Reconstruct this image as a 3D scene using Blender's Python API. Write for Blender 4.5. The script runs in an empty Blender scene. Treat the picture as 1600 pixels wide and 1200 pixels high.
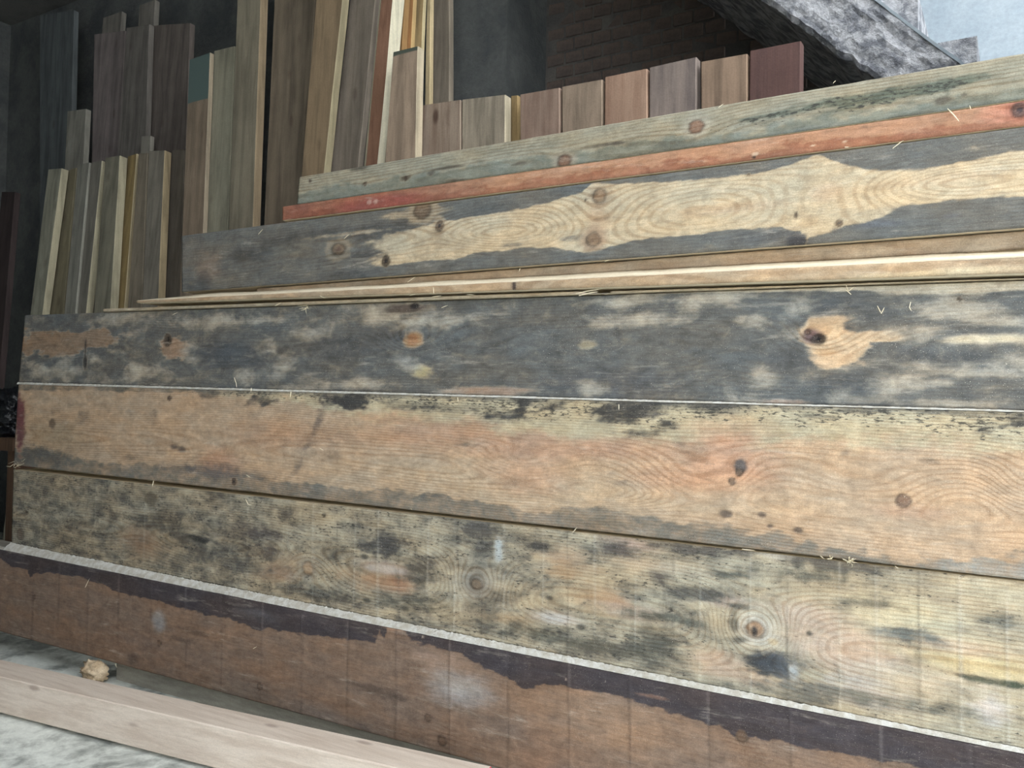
import bpy, bmesh, math, random
import numpy as np
from mathutils import Matrix, Vector

# ------------------------------------------------------------------ camera
scene = bpy.context.scene
COL = scene.collection
F = 1340.0                       # focal length in pixels of the 1600 x 1200 frame
EYE = 1.15
def _basis(vpx, pitch, roll):
    a = math.atan((800 - vpx) / F); p = math.radians(pitch); t = math.radians(roll)
    d = np.array([-math.cos(a) * math.cos(p), math.sin(a) * math.cos(p), math.sin(p)])
    r = np.cross(d, [0, 0, 1.0]); r /= np.linalg.norm(r); u = np.cross(r, d)
    return d, r * math.cos(t) + u * math.sin(t), u * math.cos(t) - r * math.sin(t)
CD, CR, CU = _basis(-1450, 1.5, 1.0)
cam_data = bpy.data.cameras.new('camera'); cam_data.sensor_width = 36.0; cam_data.lens = F / 1600 * 36
cam_data.clip_start = 0.02
cam = bpy.data.objects.new('camera', cam_data); COL.objects.link(cam)
cam.matrix_world = Matrix(((CR[0], CU[0], -CD[0], 0), (CR[1], CU[1], -CD[1], 0), (CR[2], CU[2], -CD[2], EYE), (0, 0, 0, 1)))
scene.camera = cam

# ------------------------------------------------------------------ light: overcast daylight from the open side
world = bpy.data.worlds.new('overcast_sky'); scene.world = world; world.use_nodes = True
bg = world.node_tree.nodes['Background']
bg.inputs['Color'].default_value = (0.94, 0.975, 1.0, 1); bg.inputs['Strength'].default_value = 4.0
vs = scene.view_settings
vs.view_transform = 'Standard'; vs.look = 'None'; vs.gamma = 1.0; vs.use_curve_mapping = False
vs.exposure = 0.2

# ------------------------------------------------------------------ helpers
def ray(x, y): return CD + CR * (x - 800) / F - CU * (y - 600) / F
def atY(x, y, Y, lean=0.0):
    """measure: point where the sight line of a photo pixel meets the plane Y + lean*z"""
    v = ray(x, y); t = (Y + EYE * lean) / (v[1] - v[2] * lean)
    return np.array([v[0] * t, v[1] * t, EYE + v[2] * t])
def atZ(x, y, z):
    v = ray(x, y); t = (z - EYE) / v[2]
    return np.array([v[0] * t, v[1] * t, z])
def lin(c):
    return tuple((x / 255 / 12.92) if x / 255 <= 0.04045 else ((x / 255 + 0.055) / 1.055) ** 2.4 for x in c)
def wood(c):
    """dry sawn wood is greyer than its fresh colour"""
    g = 0.3 * c[0] + 0.55 * c[1] + 0.15 * c[2]
    return tuple(0.72 * v for v in lin(tuple(14 + 0.95 * (g + (x - g) * SAT) for x in c)))
SAT = 0.78
def sstep(a, b, x):
    t = np.clip((x - a) / (b - a), 0, 1); return t * t * (3 - 2 * t)
def _h(ix, iy, s):
    n = (ix.astype(np.int64) * 374761393 + iy.astype(np.int64) * 668265263 + s * 1442695041) & 0xffffffff
    n = ((n ^ (n >> 13)) * 1274126177) & 0xffffffff
    return ((n ^ (n >> 16)) & 0xffff) / 65535.0
def vnoise(x, y, s):
    x0 = np.floor(x); y0 = np.floor(y); fx = x - x0; fy = y - y0
    fx = fx * fx * (3 - 2 * fx); fy = fy * fy * (3 - 2 * fy)
    a = _h(x0, y0, s); b = _h(x0 + 1, y0, s); c = _h(x0, y0 + 1, s); d = _h(x0 + 1, y0 + 1, s)
    return (a * (1 - fx) + b * fx) * (1 - fy) + (c * (1 - fx) + d * fx) * fy
def fbm(x, y, s, o=4):
    r = 0; w = 0.5; tot = 0
    for i in range(o):
        r = r + w * vnoise(x * 2 ** i, y * 2 ** i, s + i * 17); tot += w; w *= 0.5
    return r / tot
def tag(o, label, cat, group=None, kind=None):
    if label: o['label'] = label
    if cat: o['category'] = cat
    if group: o['group'] = group
    if kind: o['kind'] = kind
    return o
def struct(o, label=None):
    o['kind'] = 'structure'
    if label: o['label'] = label
    return o
def mesh_obj(name, verts, faces, mats, parent=None, smooth=None, slots=None, origin=None):
    v = np.array(verts, float)
    if origin is None: origin = np.array([0, 0, 0.0])
    v = v - origin
    me = bpy.data.meshes.new(name); me.from_pydata(v.tolist(), [], faces)
    for m in (mats if isinstance(mats, (list, tuple)) else [mats]): me.materials.append(m)
    if slots is not None: me.polygons.foreach_set('material_index', np.array(slots, np.int32))
    if smooth is not None:
        me.polygons.foreach_set('use_smooth', np.array(smooth, bool) if hasattr(smooth, '__len__') else np.full(len(faces), smooth))
    me.update()
    o = bpy.data.objects.new(name, me); COL.objects.link(o)
    if parent is not None:
        o.parent = parent; o.location = Vector(origin) - parent.matrix_world.translation if False else Vector(origin) - Vector(parent.location)
    else:
        o.location = Vector(origin)
    return o
def box_data(x0, x1, y0, y1, z0, z1):
    v = [(x0, y0, z0), (x1, y0, z0), (x1, y1, z0), (x0, y1, z0), (x0, y0, z1), (x1, y0, z1), (x1, y1, z1), (x0, y1, z1)]
    f = [(0, 3, 2, 1), (4, 5, 6, 7), (0, 1, 5, 4), (1, 2, 6, 5), (2, 3, 7, 6), (3, 0, 4, 7)]
    return v, f

# ------------------------------------------------------------------ node material helper
class NT:
    def __init__(s, name):
        s.m = bpy.data.materials.new(name); s.m.use_nodes = True; s.t = s.m.node_tree
        s.b = s.t.nodes['Principled BSDF']; s.b.inputs['Roughness'].default_value = 0.85
        s.b.inputs['Specular IOR Level'].default_value = 0.25
    def n(s, typ, **k):
        x = s.t.nodes.new(typ)
        for a, v in k.items(): setattr(x, a, v)
        return x
    def link(s, a, b): s.t.links.new(a, b)
    def set(s, sock, v):
        if hasattr(v, 'is_linked') or isinstance(v, bpy.types.NodeSocket): s.link(v, sock)
        elif isinstance(v, (tuple, list)) and len(v) == 3 and sock.type == 'RGBA': sock.default_value = (*v, 1)
        else: sock.default_value = v
    def math(s, op, a, b=0.0, c=0.0, clamp=False):
        x = s.n('ShaderNodeMath', operation=op, use_clamp=clamp)
        s.set(x.inputs[0], a); s.set(x.inputs[1], b); s.set(x.inputs[2], c); return x.outputs[0]
    def ss(s, a, b, x, lo=0.0, hi=1.0):
        m = s.n('ShaderNodeMapRange', interpolation_type='SMOOTHSTEP')
        s.set(m.inputs['Value'], x); m.inputs['From Min'].default_value = a; m.inputs['From Max'].default_value = b
        m.inputs['To Min'].default_value = lo; m.inputs['To Max'].default_value = hi; return m.outputs['Result']
    def mix(s, f, a, b, mode='MIX'):
        x = s.n('ShaderNodeMix', data_type='RGBA', blend_type=mode)
        s.set(x.inputs[0], f); s.set(x.inputs[6], a); s.set(x.inputs[7], b); return x.outputs[2]
    def coords(s, loc=(0, 0, 0), kind='Object'):
        tc = s.n('ShaderNodeTexCoord'); return s.vadd(tc.outputs[kind], loc)
    def vadd(s, v, loc):
        x = s.n('ShaderNodeVectorMath', operation='ADD'); s.link(v, x.inputs[0]); s.set(x.inputs[1], loc); return x.outputs[0]
    def vmul(s, v, k):
        x = s.n('ShaderNodeVectorMath', operation='MULTIPLY'); s.link(v, x.inputs[0]); x.inputs[1].default_value = k; return x.outputs[0]
    def noise(s, v, scale=1.0, detail=3.0, rough=0.55, dist=0.0):
        x = s.n('ShaderNodeTexNoise'); s.link(v, x.inputs['Vector']); x.inputs['Scale'].default_value = scale
        x.inputs['Detail'].default_value = detail; x.inputs['Roughness'].default_value = rough
        x.inputs['Distortion'].default_value = dist; return x.outputs['Fac']
    def bump(s, h, strength=0.3, dist=0.003):
        b = s.n('ShaderNodeBump'); s.set(b.inputs['Height'], h); b.inputs['Strength'].default_value = strength
        b.inputs['Distance'].default_value = dist; s.link(b.outputs[0], s.b.inputs['Normal'])
    def base(s, c): s.set(s.b.inputs['Base Color'], c)

def mat_board(seed, saw=0.5, speck=0.5, stain_noise=0.55, mottle=0.30):
    """sawn board face: colours, stains and ring pattern come from the board's own surface attributes"""
    t = NT('stained_sawn_board'); co = t.coords((seed * 3.1, seed * 1.7, seed * 2.3))
    A = t.n('ShaderNodeAttribute', attribute_name='wood'); B = t.n('ShaderNodeAttribute', attribute_name='stain'); C = t.n('ShaderNodeAttribute', attribute_name='rings')
    sep = t.n('ShaderNodeSeparateXYZ'); t.link(C.outputs['Vector'], sep.inputs[0])
    ph, gs, mo = sep.outputs[0], sep.outputs[1], sep.outputs[2]
    st = A.outputs['Alpha']
    n1 = t.noise(t.vmul(co, (9, 30, 34)), 1, 5, 0.62)
    n2 = t.noise(t.vmul(co, (28, 200, 330)), 1, 3, 0.6)
    n3 = t.noise(co, 330, 2, 0.7)
    n4 = t.noise(co, 60, 4, 0.65)
    n7 = t.noise(t.vmul(co, (13, 20, 22)), 1, 7, 0.66, 0.6)
    q = t.math('MULTIPLY_ADD', t.math('SUBTRACT', n1, 0.5), stain_noise * 1.2, st)
    q = t.math('MULTIPLY_ADD', t.math('SUBTRACT', n7, 0.5), stain_noise * 2.6, q)
    q = t.math('MULTIPLY_ADD', t.math('SUBTRACT', n2, 0.5), 0.30, q)
    q = t.math('MULTIPLY_ADD', t.math('SUBTRACT', n4, 0.5), 0.45, q)
    m = t.ss(0.08, 0.92, q)
    col = t.mix(m, A.outputs['Color'], B.outputs['Color'])
    # growth rings
    w = t.math('SINE', t.math('MULTIPLY_ADD', n1, 3.2, t.math('MULTIPLY_ADD', n4, 1.5, ph)))
    n8 = t.noise(t.vmul(co, (5, 9, 9)), 1, 4, 0.6)
    late = t.math('MULTIPLY', t.math('MULTIPLY', t.ss(-0.2, 1.0, w), gs), t.ss(0.34, 0.62, n8, 0.35, 1.0))
    col = t.mix(t.math('MULTIPLY', late, 0.62), col, t.mix(1.0, col, (0.52, 0.40, 0.30), 'MULTIPLY'))
    # fibres and blotches
    v = t.math('MULTIPLY_ADD', n2, 0.55, 0.74)
    v = t.math('MULTIPLY', v, t.math('MULTIPLY_ADD', n4, 0.5, 0.75))
    v = t.math('MULTIPLY', v, t.math('MULTIPLY_ADD', n3, 0.8, 0.6))
    n9 = t.noise(t.vmul(co, (14, 30, 30)), 1, 8, 0.7, 0.5)
    v = t.math('MULTIPLY', v, t.ss(0.2, 0.8, n9, 1.0 - mottle, 1.0 + mottle))
    n10 = t.noise(t.vmul(co, (4, 12, 12)), 1, 5, 0.65)
    col = t.mix(1.0, col, t.mix(t.ss(0.3, 0.7, n10), (1.07, 1.0, 0.90), (0.93, 1.0, 1.05)), 'MULTIPLY')
    n11 = t.noise(t.vmul(co, (7, 44, 52)), 1, 6, 0.7, 0.4)
    col = t.mix(t.ss(0.55, 0.78, n11, 0, 0.34), col, lin((196, 188, 174)))
    col = t.mix(t.ss(0.43, 0.25, n11, 0, 0.30), col, lin((84, 78, 70)))
    # band saw marks across the board
    sx = t.vmul(co, (1.0, 0.0, 0.03))
    s1 = t.noise(sx, 55, 2, 0.6); s2 = t.noise(sx, 260, 1, 0.5)
    sm = t.math('ADD', t.math('MULTIPLY', t.math('SUBTRACT', s1, 0.5), 0.34 * saw), t.math('MULTIPLY', t.math('SUBTRACT', s2, 0.5), 0.26 * saw))
    v = t.math('MULTIPLY', v, t.math('ADD', sm, 1.0))
    vv = t.n('ShaderNodeCombineColor'); [t.link(v, vv.inputs[i]) for i in range(3)]
    col = t.mix(1.0, col, vv.outputs[0], 'MULTIPLY')
    # mould: short dark streaks along the grain
    n5 = t.noise(t.vmul(co, (55, 60, 170)), 1, 3, 0.6); 
    q5 = t.math('ADD', t.math('MULTIPLY_ADD', n1, 0.5, n5), t.math('MULTIPLY', mo, 0.42))
    mm = t.math('MULTIPLY', t.ss(0.93, 1.06, q5), t.ss(0.02, 0.2, mo))
    col = t.mix(t.math('MULTIPLY', mm, 0.85), col, lin((58, 57, 54)))
    # sawdust specks caught in the rough surface
    n6 = t.noise(co, 520, 1, 0.5)
    col = t.mix(t.ss(0.71, 0.76, n6, 0, speck), col, lin((222, 214, 200)))
    t.base(col)
    h = t.math('ADD', t.math('MULTIPLY', n2, 0.6), t.math('MULTIPLY', n3, 0.5))
    h = t.math('ADD', h, t.math('MULTIPLY', late, -0.5)); h = t.math('ADD', h, t.math('MULTIPLY', sm, 2.0))
    t.bump(h, 0.35, 0.0025)
    return t.m

def mat_edge(name, c, c2=None, amt=0.5):
    """freshly sawn edge or end"""
    t = NT(name); oi = t.n('ShaderNodeObjectInfo'); co = t.vadd(t.coords(), oi.outputs['Location'])
    n1 = t.noise(t.vmul(co, (10, 120, 60)), 1, 3); n2 = t.noise(co, 150, 3, 0.7)
    col = t.mix(t.ss(0.3, 0.75, n1, 0, amt), lin(c), lin(c2 or tuple(x * 0.75 for x in c)))
    v = t.math('MULTIPLY_ADD', n2, 0.4, 0.8); vv = t.n('ShaderNodeCombineColor'); [t.link(v, vv.inputs[i]) for i in range(3)]
    t.base(t.mix(1.0, col, vv.outputs[0], 'MULTIPLY')); t.bump(t.math('ADD', n1, n2), 0.3, 0.002)
    return t.m

_pm = {}
def mat_plank(c, dark=None, knots=0.35, tip=None, tipz=0.0):
    """upright plank: grain along z, soft stains, a few knots"""
    key = (c, dark, knots, tip, round(tipz, 3))
    if key in _pm: return _pm[key]
    t = NT('sawn_plank_wood'); oi = t.n('ShaderNodeObjectInfo')
    raw = t.coords(); sh = t.n('ShaderNodeVectorMath', operation='SCALE'); t.link(oi.outputs['Location'], sh.inputs[0]); sh.inputs['Scale'].default_value = 7.3
    co = t.vadd(raw, sh.outputs[0])
    n1 = t.noise(t.vmul(co, (22, 22, 1.6)), 1, 4, 0.6, 0.4); n2 = t.noise(t.vmul(co, (160, 160, 9)), 1, 3, 0.6)
    n3 = t.noise(co, 7, 4, 0.6); n4 = t.noise(co, 160, 2, 0.6)
    dk = dark or tuple(x * 0.8 for x in c)
    col = t.mix(t.ss(0.36, 0.72, n1), lin(c), lin(dk))
    vo = t.n('ShaderNodeTexVoronoi'); t.link(t.vmul(co, (7, 7, 3.2)), vo.inputs['Vector']); vo.inputs['Scale'].default_value = 1.0
    col = t.mix(t.ss(0.16, 0.05, vo.outputs['Distance'], 0, knots), col, lin((70, 52, 44)))
    v = t.math('MULTIPLY', t.math('MULTIPLY_ADD', n2, 0.3, 0.85), t.math('MULTIPLY_ADD', n3, 0.5, 0.75))
    v = t.math('MULTIPLY', v, t.math('MULTIPLY_ADD', n4, 0.3, 0.85))
    vv = t.n('ShaderNodeCombineColor'); [t.link(v, vv.inputs[i]) for i in range(3)]
    col = t.mix(1.0, col, vv.outputs[0], 'MULTIPLY')
    if tip:
        sp = t.n('ShaderNodeSeparateXYZ'); t.link(raw, sp.inputs[0])
        zz = t.math('MULTIPLY_ADD', t.math('SUBTRACT', n3, 0.5), 0.02, sp.outputs[2])
        col = t.mix(t.ss(tipz - 0.004, tipz + 0.004, zz), col, lin(tip))
    t.base(col); t.bump(t.math('ADD', n2, t.math('MULTIPLY', n4, 0.5)), 0.3, 0.003)
    _pm[key] = t.m
    return t.m

def mat_rough(name, c, c2, scale=6.0, bump=0.6, dist=0.01, fine=70, rough=0.9, lo=0.35, hi=0.65):
    t = NT(name); co = t.coords(); n1 = t.noise(co, scale, 6, 0.62, 0.3); n2 = t.noise(co, fine, 5, 0.7)
    col = t.mix(t.ss(lo, hi, n1), lin(c), lin(c2))
    v = t.math('MULTIPLY_ADD', n2, 0.6, 0.7); vv = t.n('ShaderNodeCombineColor'); [t.link(v, vv.inputs[i]) for i in range(3)]
    t.base(t.mix(1.0, col, vv.outputs[0], 'MULTIPLY')); t.b.inputs['Roughness'].default_value = rough
    t.bump(t.math('ADD', n2, t.math('MULTIPLY', n1, 0.5)), bump, dist)
    return t.m

M_SAWN = mat_edge('fresh_sawn_edge', (226, 214, 190), (190, 172, 140))
M_GREYEDGE = mat_edge('weathered_edge', (170, 166, 155), (120, 116, 108))
M_DUST = mat_rough('sawdust', (206, 205, 199), (182, 177, 165), 40, 0.8, 0.004, 300)
M_FIBRE = mat_edge('wood_fibre', (236, 226, 200), (220, 205, 170))

# ================================================================== THE PLACE
M_FLOOR = mat_rough('dusty_concrete_floor', (226, 230, 224), (140, 144, 140), 5.0, 0.5, 0.006, 45, lo=0.42, hi=0.66)
M_BRICKWALL = mat_rough('grey_mortar', (108, 104, 99), (88, 86, 84), 4, 0.6, 0.01)
M_BRICK = mat_rough('dull_brick', (116, 100, 91), (92, 84, 80), 5, 0.6, 0.006)
M_DARKWALL = mat_rough('grey_cement_plaster', (106, 108, 106), (84, 87, 88), 3, 0.8, 0.012, 30)
M_CEIL = mat_rough('bare_concrete_ceiling', (120, 118, 115), (98, 97, 96), 3, 0.5, 0.01)
M_PLASTER = mat_rough('pale_plaster', (160, 170, 177), (142, 154, 163), 1.6, 0.3, 0.004, 40)
M_CONCRETE = mat_rough('rough_concrete', (200, 201, 205), (128, 131, 138), 16, 1.0, 0.022, 60, lo=0.38, hi=0.62)

def sbox(name, b, m): 
    v, f = box_data(*b); return struct(mesh_obj(name, v, f, m))
sbox('floor', (-7.6, 7, -6, 4.9, -0.2, 0), M_FLOOR)
sbox('wall_left', (-7.8, -7.6, -6, 4.9, -0.2, 4.4), M_DARKWALL)
PIER_X = atY(792, 60, 4.1)[0]
sbox('wall_back_left', (-7.6, PIER_X, 4.1, 4.7, 0, 4.4), M_DARKWALL)
WB = sbox('wall_back', (PIER_X, -0.62, 4.56, 4.7, 0, 4.4), M_BRICKWALL)
sbox('wall_right', (-0.62, 7, 4.6, 4.75, 0, 6), M_PLASTER)
sbox('ceiling', (-7.8, -0.35, -2.6, 4.7, 4.4, 4.6), M_CEIL)
sbox('wall_shade_partition', (0.16, 0.3, 2.46, 3.42, 0, 2.6), M_DARKWALL)  # unseen partition added to shade the upright boards
sbox('wall_shade_front', (-7.8, 0.3, -2.6, -2.4, 0, 4.4), M_DARKWALL)  # unseen wall behind the camera, added to keep the left end dark
# bricks of the back wall, laid as headers, only where the photograph sees them
bv, bf = [], []
bw, bh = 0.112, 0.068
bm = bmesh.new(); bmesh.ops.create_cube(bm, size=1.0)
for v in bm.verts: v.co = Vector((v.co.x * bw, v.co.y * 0.05, v.co.z * bh))
bmesh.ops.bevel(bm, geom=list(bm.edges), offset=0.004, segments=1, affect='EDGES')
brick_me = bpy.data.meshes.new('brick'); bm.to_mesh(brick_me); bm.free(); brick_me.materials.append(M_BRICK)
rng = random.Random(4)
for r in range(15):
    for c in range(17):
        x = PIER_X + 0.07 + (c + (0.5 if r % 2 else 0)) * (bw + 0.012); z = 2.62 + r * (bh + 0.012)
        if x > -0.72: continue
        o = bpy.data.objects.new('brick', brick_me); COL.objects.link(o); o.parent = WB
        o.location = (x, 4.583 - rng.uniform(0.0, 0.006) + (0.004 if rng.random() < .45 else -.004), z); o.rotation_euler = (rng.uniform(-.03, .03), rng.uniform(-.03, .03), rng.uniform(-.03, .03))

# concrete stair flight rising to the left, behind the stack
def staircase():
    Y0, Y1 = 3.45, 4.5
    a = atY(1370, 0, Y0); b = atY(1497, 95, Y0)            # top line of the side face
    c = atY(1195, 0, Y0); d = atY(1362, 117, Y0)           # lower arris of the side face
    sl = (b[2] - a[2]) / (b[0] - a[0])
    f = lambda x: a[2] + sl * (x - a[0])
    g = lambda x: c[2] + (d[2] - c[2]) / (d[0] - c[0]) * (x - c[0])
    root = bpy.data.objects.new('staircase', None); COL.objects.link(root); root.location = (2.6, Y0, 0)
    tag(root, 'rough grey concrete staircase climbing in front of the pale plaster wall', 'staircase')
    xl, xr = PIER_X + 0.02, min(2.6, a[0] - (a[2] - 0.12) / sl)
    n = 160; xs = np.linspace(xl, xr, n); V = []; Fc = []
    rg = np.random.RandomState(3)
    jag = np.interp(xs, xs, 0.022 * (rg.rand(n) - 0.5)) + 0.04 * (fbm(xs * 9, xs * 0, 5) - 0.5)
    rows = 15
    for i, x in enumerate(xs):
        zt, zb = min(f(x), 4.39), max(0.0, min(g(x), 4.30)) + jag[i]
        for j in range(rows):
            k = j / (rows - 1); 
            V.append((x, Y0 - 0.03 * (fbm(np.array(x * 16), np.array(k * 7), 8) - 0.5) + (0.02 if j == 0 else 0), zb + (zt - zb) * k))
        V += [(x, Y1, zt), (x, Y1, zb)]
    m = rows + 2
    for i in range(n - 1):
        for j in range(m):
            k = (j + 1) % m
            Fc.append((i * m + j, (i + 1) * m + j, (i + 1) * m + k, i * m + k))
    Fc.append(tuple(reversed(range(m)))) ; Fc.append(tuple((n - 1) * m + j for j in range(m)))
    mesh_obj('flight', V, Fc, M_CONCRETE, root, origin=np.array(root.location))
    # lip of plaster along the top of the side face
    lv = []; lf = []
    for i, x in enumerate(xs):
        z = min(f(x), 4.38)
        for (dy, dz) in ((-0.010, -0.010), (-0.012, 0.004), (0.03, 0.006), (0.03, -0.01)): lv.append((x, Y0 + dy, z + dz + 0.3 * jag[i]))
    for i in range(n - 1):
        for j in range(4):
            k = (j + 1) % 4; lf.append((i * 4 + j, (i + 1) * 4 + j, (i + 1) * 4 + k, i * 4 + k))
    mesh_obj('plaster_lip', lv, lf, M_PLASTER, root, origin=np.array(root.location))
    # steps: risers face right
    rx = atY(1527, 92, Y0 + 0.03); tz = atY(1500, 64, Y0 + 0.03)[2]
    dx = atY(1527, 92, Y0)[0] - atY(1434, 45, Y0)[0]; dz = -sl * dx
    for k in range(-6, 9):
        x1 = rx[0] - k * dx; zt = tz + k * dz
        if zt > 4.35 or zt < 0.15 or x1 > xr or x1 < xl + .05: continue
        x0 = max(xl, x1 - dx); zb = f(x1) - 0.02
        V = [(x0, Y0 + 0.012, f(x0) - 0.03), (x1, Y0 + 0.012, f(x1) - 0.03), (x1, Y0 + 0.012, zt), (x0, Y0 + 0.012, zt)]
        V += [(x, Y1, z) for x, y, z in V]
        mesh_obj('step', V, [(0, 1, 2, 3), (1, 5, 6, 2), (5, 4, 7, 6), (4, 0, 3, 7), (3, 2, 6, 7), (0, 4, 5, 1)], M_CONCRETE, root, origin=np.array(root.location))
staircase()

# ================================================================== THE STACKED BOARDS
class Board:
    """a long sawn board on edge; its front face is a fine grid that carries colour, stain and ring fields"""
    def __init__(s, tl, tr, br, bl, Y=2.2, thick=0.12, right=1.3, seed=1, base=(190, 170, 140), stain=(90, 92, 95), dz=0.0042,
                 left_skew=True, edge_wob=0.0011, x_left=None, gap=0.0004, fine=1.0):
        P = [atY(*p, Y) for p in (tl, tr, br, bl)]
        s.Y = Y; s.thick = thick; s.seed = seed
        ft = lambda x: P[0][2] + (P[1][2] - P[0][2]) * (x - P[0][0]) / (P[1][0] - P[0][0])
        fb = lambda x: P[3][2] + (P[2][2] - P[3][2]) * (x - P[3][0]) / (P[2][0] - P[3][0])
        xs = [min(P[0][0], P[3][0]) if x_left is None else x_left]
        while xs[-1] < right:
            x = xs[-1]; d = math.hypot(x, Y)
            xs.append(x + (0.0042 * (d / 2.2) ** 1.6 / fine if x < 0.1 else 0.03))
        xs = np.array(xs); s.xs = xs
        hh = ft(0) - fb(0); nv = max(5, int(hh / dz * fine)); 
        vs_ = np.linspace(0, 1, nv); 
        top = ft(xs) - gap - edge_wob * 1.4 * fbm(xs * 6, xs * 0 + 3.3, seed) - edge_wob * fbm(xs * 60, xs * 0 + 1.3, seed + 5)
        bot = fb(xs) + gap + edge_wob * 1.4 * fbm(xs * 6, xs * 0 + 7.7, seed + 9) + edge_wob * fbm(xs * 50, xs * 0 + 9.3, seed + 6)
        s.X = np.repeat(xs[:, None], nv, 1)
        s.T = np.repeat(vs_[None, :], len(xs), 0)
        s.Z = bot[:, None] + (top - bot)[:, None] * s.T
        if x_left is None:      # slanted sawn left end
            sk = (P[0][0] - P[3][0]); k = np.exp(-(xs - xs[0]) / 0.10)[:, None]
            lo = max(0, -sk); s.X = s.X + k * ((sk * s.T if sk > 0 else -sk * (1 - s.T)) + 0.002 * (fbm(s.Z * 60, s.Z * 0, seed + 3) - 0.5))
        s.ca = np.tile(np.array(wood(base)), (*s.X.shape, 1)); s.cb = np.tile(np.array(wood(stain)), (*s.X.shape, 1))
        s.st = np.zeros_like(s.X); s.mo = np.zeros_like(s.X); s.gs = np.full_like(s.X, 0.5)
        s.ph = np.zeros_like(s.X)
        s.n_lo = fbm(s.X * 9 + seed, s.Z * 26, seed + 21) - 0.5
        s.n_hi = fbm(s.X * 40, s.Z * 110, seed + 31) - 0.5
        s.relief = 0.003 * (fbm(s.X * 2.2, s.Z * 4, seed + 41) - 0.5)
        s.skew = np.zeros_like(xs)
    # --- measuring on the board
    def m(s, px, py):
        p = atY(px, py, s.Y); q = atY(px + 1, py, s.Y); r = atY(px, py - 1, s.Y)
        return p[0], p[2], q[0] - p[0], r[2] - p[2]
    def put(s, m, col=None, scol=None, st=None, mo=None, gs=None):
        if col is not None: s.ca += (np.array(wood(col)) - s.ca) * m[..., None]
        if scol is not None: s.cb += (np.array(wood(scol)) - s.cb) * m[..., None]
        if st is not None: s.st += (st - s.st) * m
        if mo is not None: s.mo += (mo - s.mo) * m
        if gs is not None: s.gs += (gs - s.gs) * m
    def e(s, px, py, rx, ry, soft=0.4, nz=1.0, a=1.0, **k):
        cx, cz, sx, sz = s.m(px, py)
        d = np.sqrt(((s.X - cx) / (rx * sx)) ** 2 + ((s.Z - cz) / (ry * sz)) ** 2) + nz * (0.9 * s.n_lo + 0.6 * s.n_hi)
        s.put(a * sstep(1 + soft, 1 - soft, d), **k)
    def band(s, pts, above, soft=0.008, nz=0.03, a=1.0, **k):
        q = np.array([s.m(*p)[:2] for p in pts]); zc = np.interp(s.X, q[:, 0], q[:, 1])
        d = (s.Z - zc) * (1 if above else -1) + nz * (0.8 * s.n_lo + 0.7 * s.n_hi)
        s.put(a * sstep(-soft, soft, d), **k)
    def span(s, x0, x1, soft=60, a=1.0, **k):
        c0, c1 = s.m(x0, 600)[0], s.m(x1, 600)[0]; w = soft * s.m((x0 + x1) / 2, 600)[2]
        s.put(a * sstep(c0 - w, c0 + w, s.X + 0.3 * s.n_lo) * sstep(c1 + w, c1 - w, s.X + 0.3 * s.n_lo), **k)
    def stroke(s, p, q, w, soft=0.6, nz=0.6, a=1.0, **k):
        ax, az, sx, sz = s.m(*p); bx, bz, _, _ = s.m(*q)
        L2 = (bx - ax) ** 2 + (bz - az) ** 2; t = np.clip(((s.X - ax) * (bx - ax) + (s.Z - az) * (bz - az)) / L2, 0, 1)
        d = np.hypot(s.X - ax - t * (bx - ax), s.Z - az - t * (bz - az)) / (w * sz) + nz * (s.n_lo + 0.5 * s.n_hi)
        s.put(a * sstep(1 + soft, 1 - soft, d), **k)
    def rings(s, vc=0.5, depth=0.05, spacing=0.006, wob=0.03, arches=()):
        """growth rings of a flat-sawn board: distance from a wandering pith line, bulging at the arches"""
        hh = (s.Z[:, -1] - s.Z[:, 0])[:, None]
        c = s.Z[:, :1] + hh * vc + wob * 2 * (fbm(s.X * 0.8, s.X * 0 + 2.2, s.seed + 51, 2) - 0.5)
        d = depth * (0.4 + 1.2 * fbm(s.X * 1.1, s.X * 0 + 5.5, s.seed + 61, 2))
        r = np.sqrt((s.Z - c) ** 2 + d ** 2)
        for (px, py, rx, ry, amp) in arches:
            cx, cz, sx, sz = s.m(px, py)
            r = r + amp * np.exp(-((s.X - cx) / (rx * sx)) ** 2 - ((s.Z - cz) / (ry * sz)) ** 2)
        s.ph += r / spacing * 2 * math.pi + 5 * (fbm(s.X * 3, s.Z * 12, s.seed + 71, 3) - 0.5)
    def knot(s, px, py, r, col=(95, 74, 62), core=None, asp=1.0, halo=None, swirl=8.0, rim=True, hole=0.0, tilt=0.0):
        cx, cz, sx, sz = s.m(px, py); k = 0.5 * (sx * 0.6 + sz)
        rr = r * sz; ax = rr * asp
        dx = (s.X - cx); dzz = (s.Z - cz) + tilt * dx
        d0 = np.sqrt((dx / ax) ** 2 + (dzz / rr) ** 2); d = d0 + 0.42 * s.n_hi + 0.15 * s.n_lo
        s.ph += swirl * np.exp(-(dx / (ax * 4.2)) ** 2 - (dzz / (rr * 2.6)) ** 2)
        s.gs += (0.9 - s.gs) * sstep(5.0, 1.5, d0) * 0.7
        if halo is not None: s.put(0.8 * sstep(2.6, 1.2, d), col=halo, st=0.12)
        m = sstep(1.2, 0.8, d)
        s.put(m * 0.88, col=tuple((0.85 * x + 18) * q for x, q in zip(col, (1.10, 0.98, 0.84))), st=0.0, mo=0.0, gs=0.9)
        if rim: s.put(0.6 * np.exp(-((d - 1.0) / 0.22) ** 2), col=tuple(x * 0.5 for x in col), st=0.0)
        if core: s.put(sstep(0.55, 0.3, d), col=core)
        if hole: s.relief -= hole * sstep(0.8, 0.4, d0)
        else: s.relief += 0.0012 * sstep(1.1, 0.8, d0)
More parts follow.
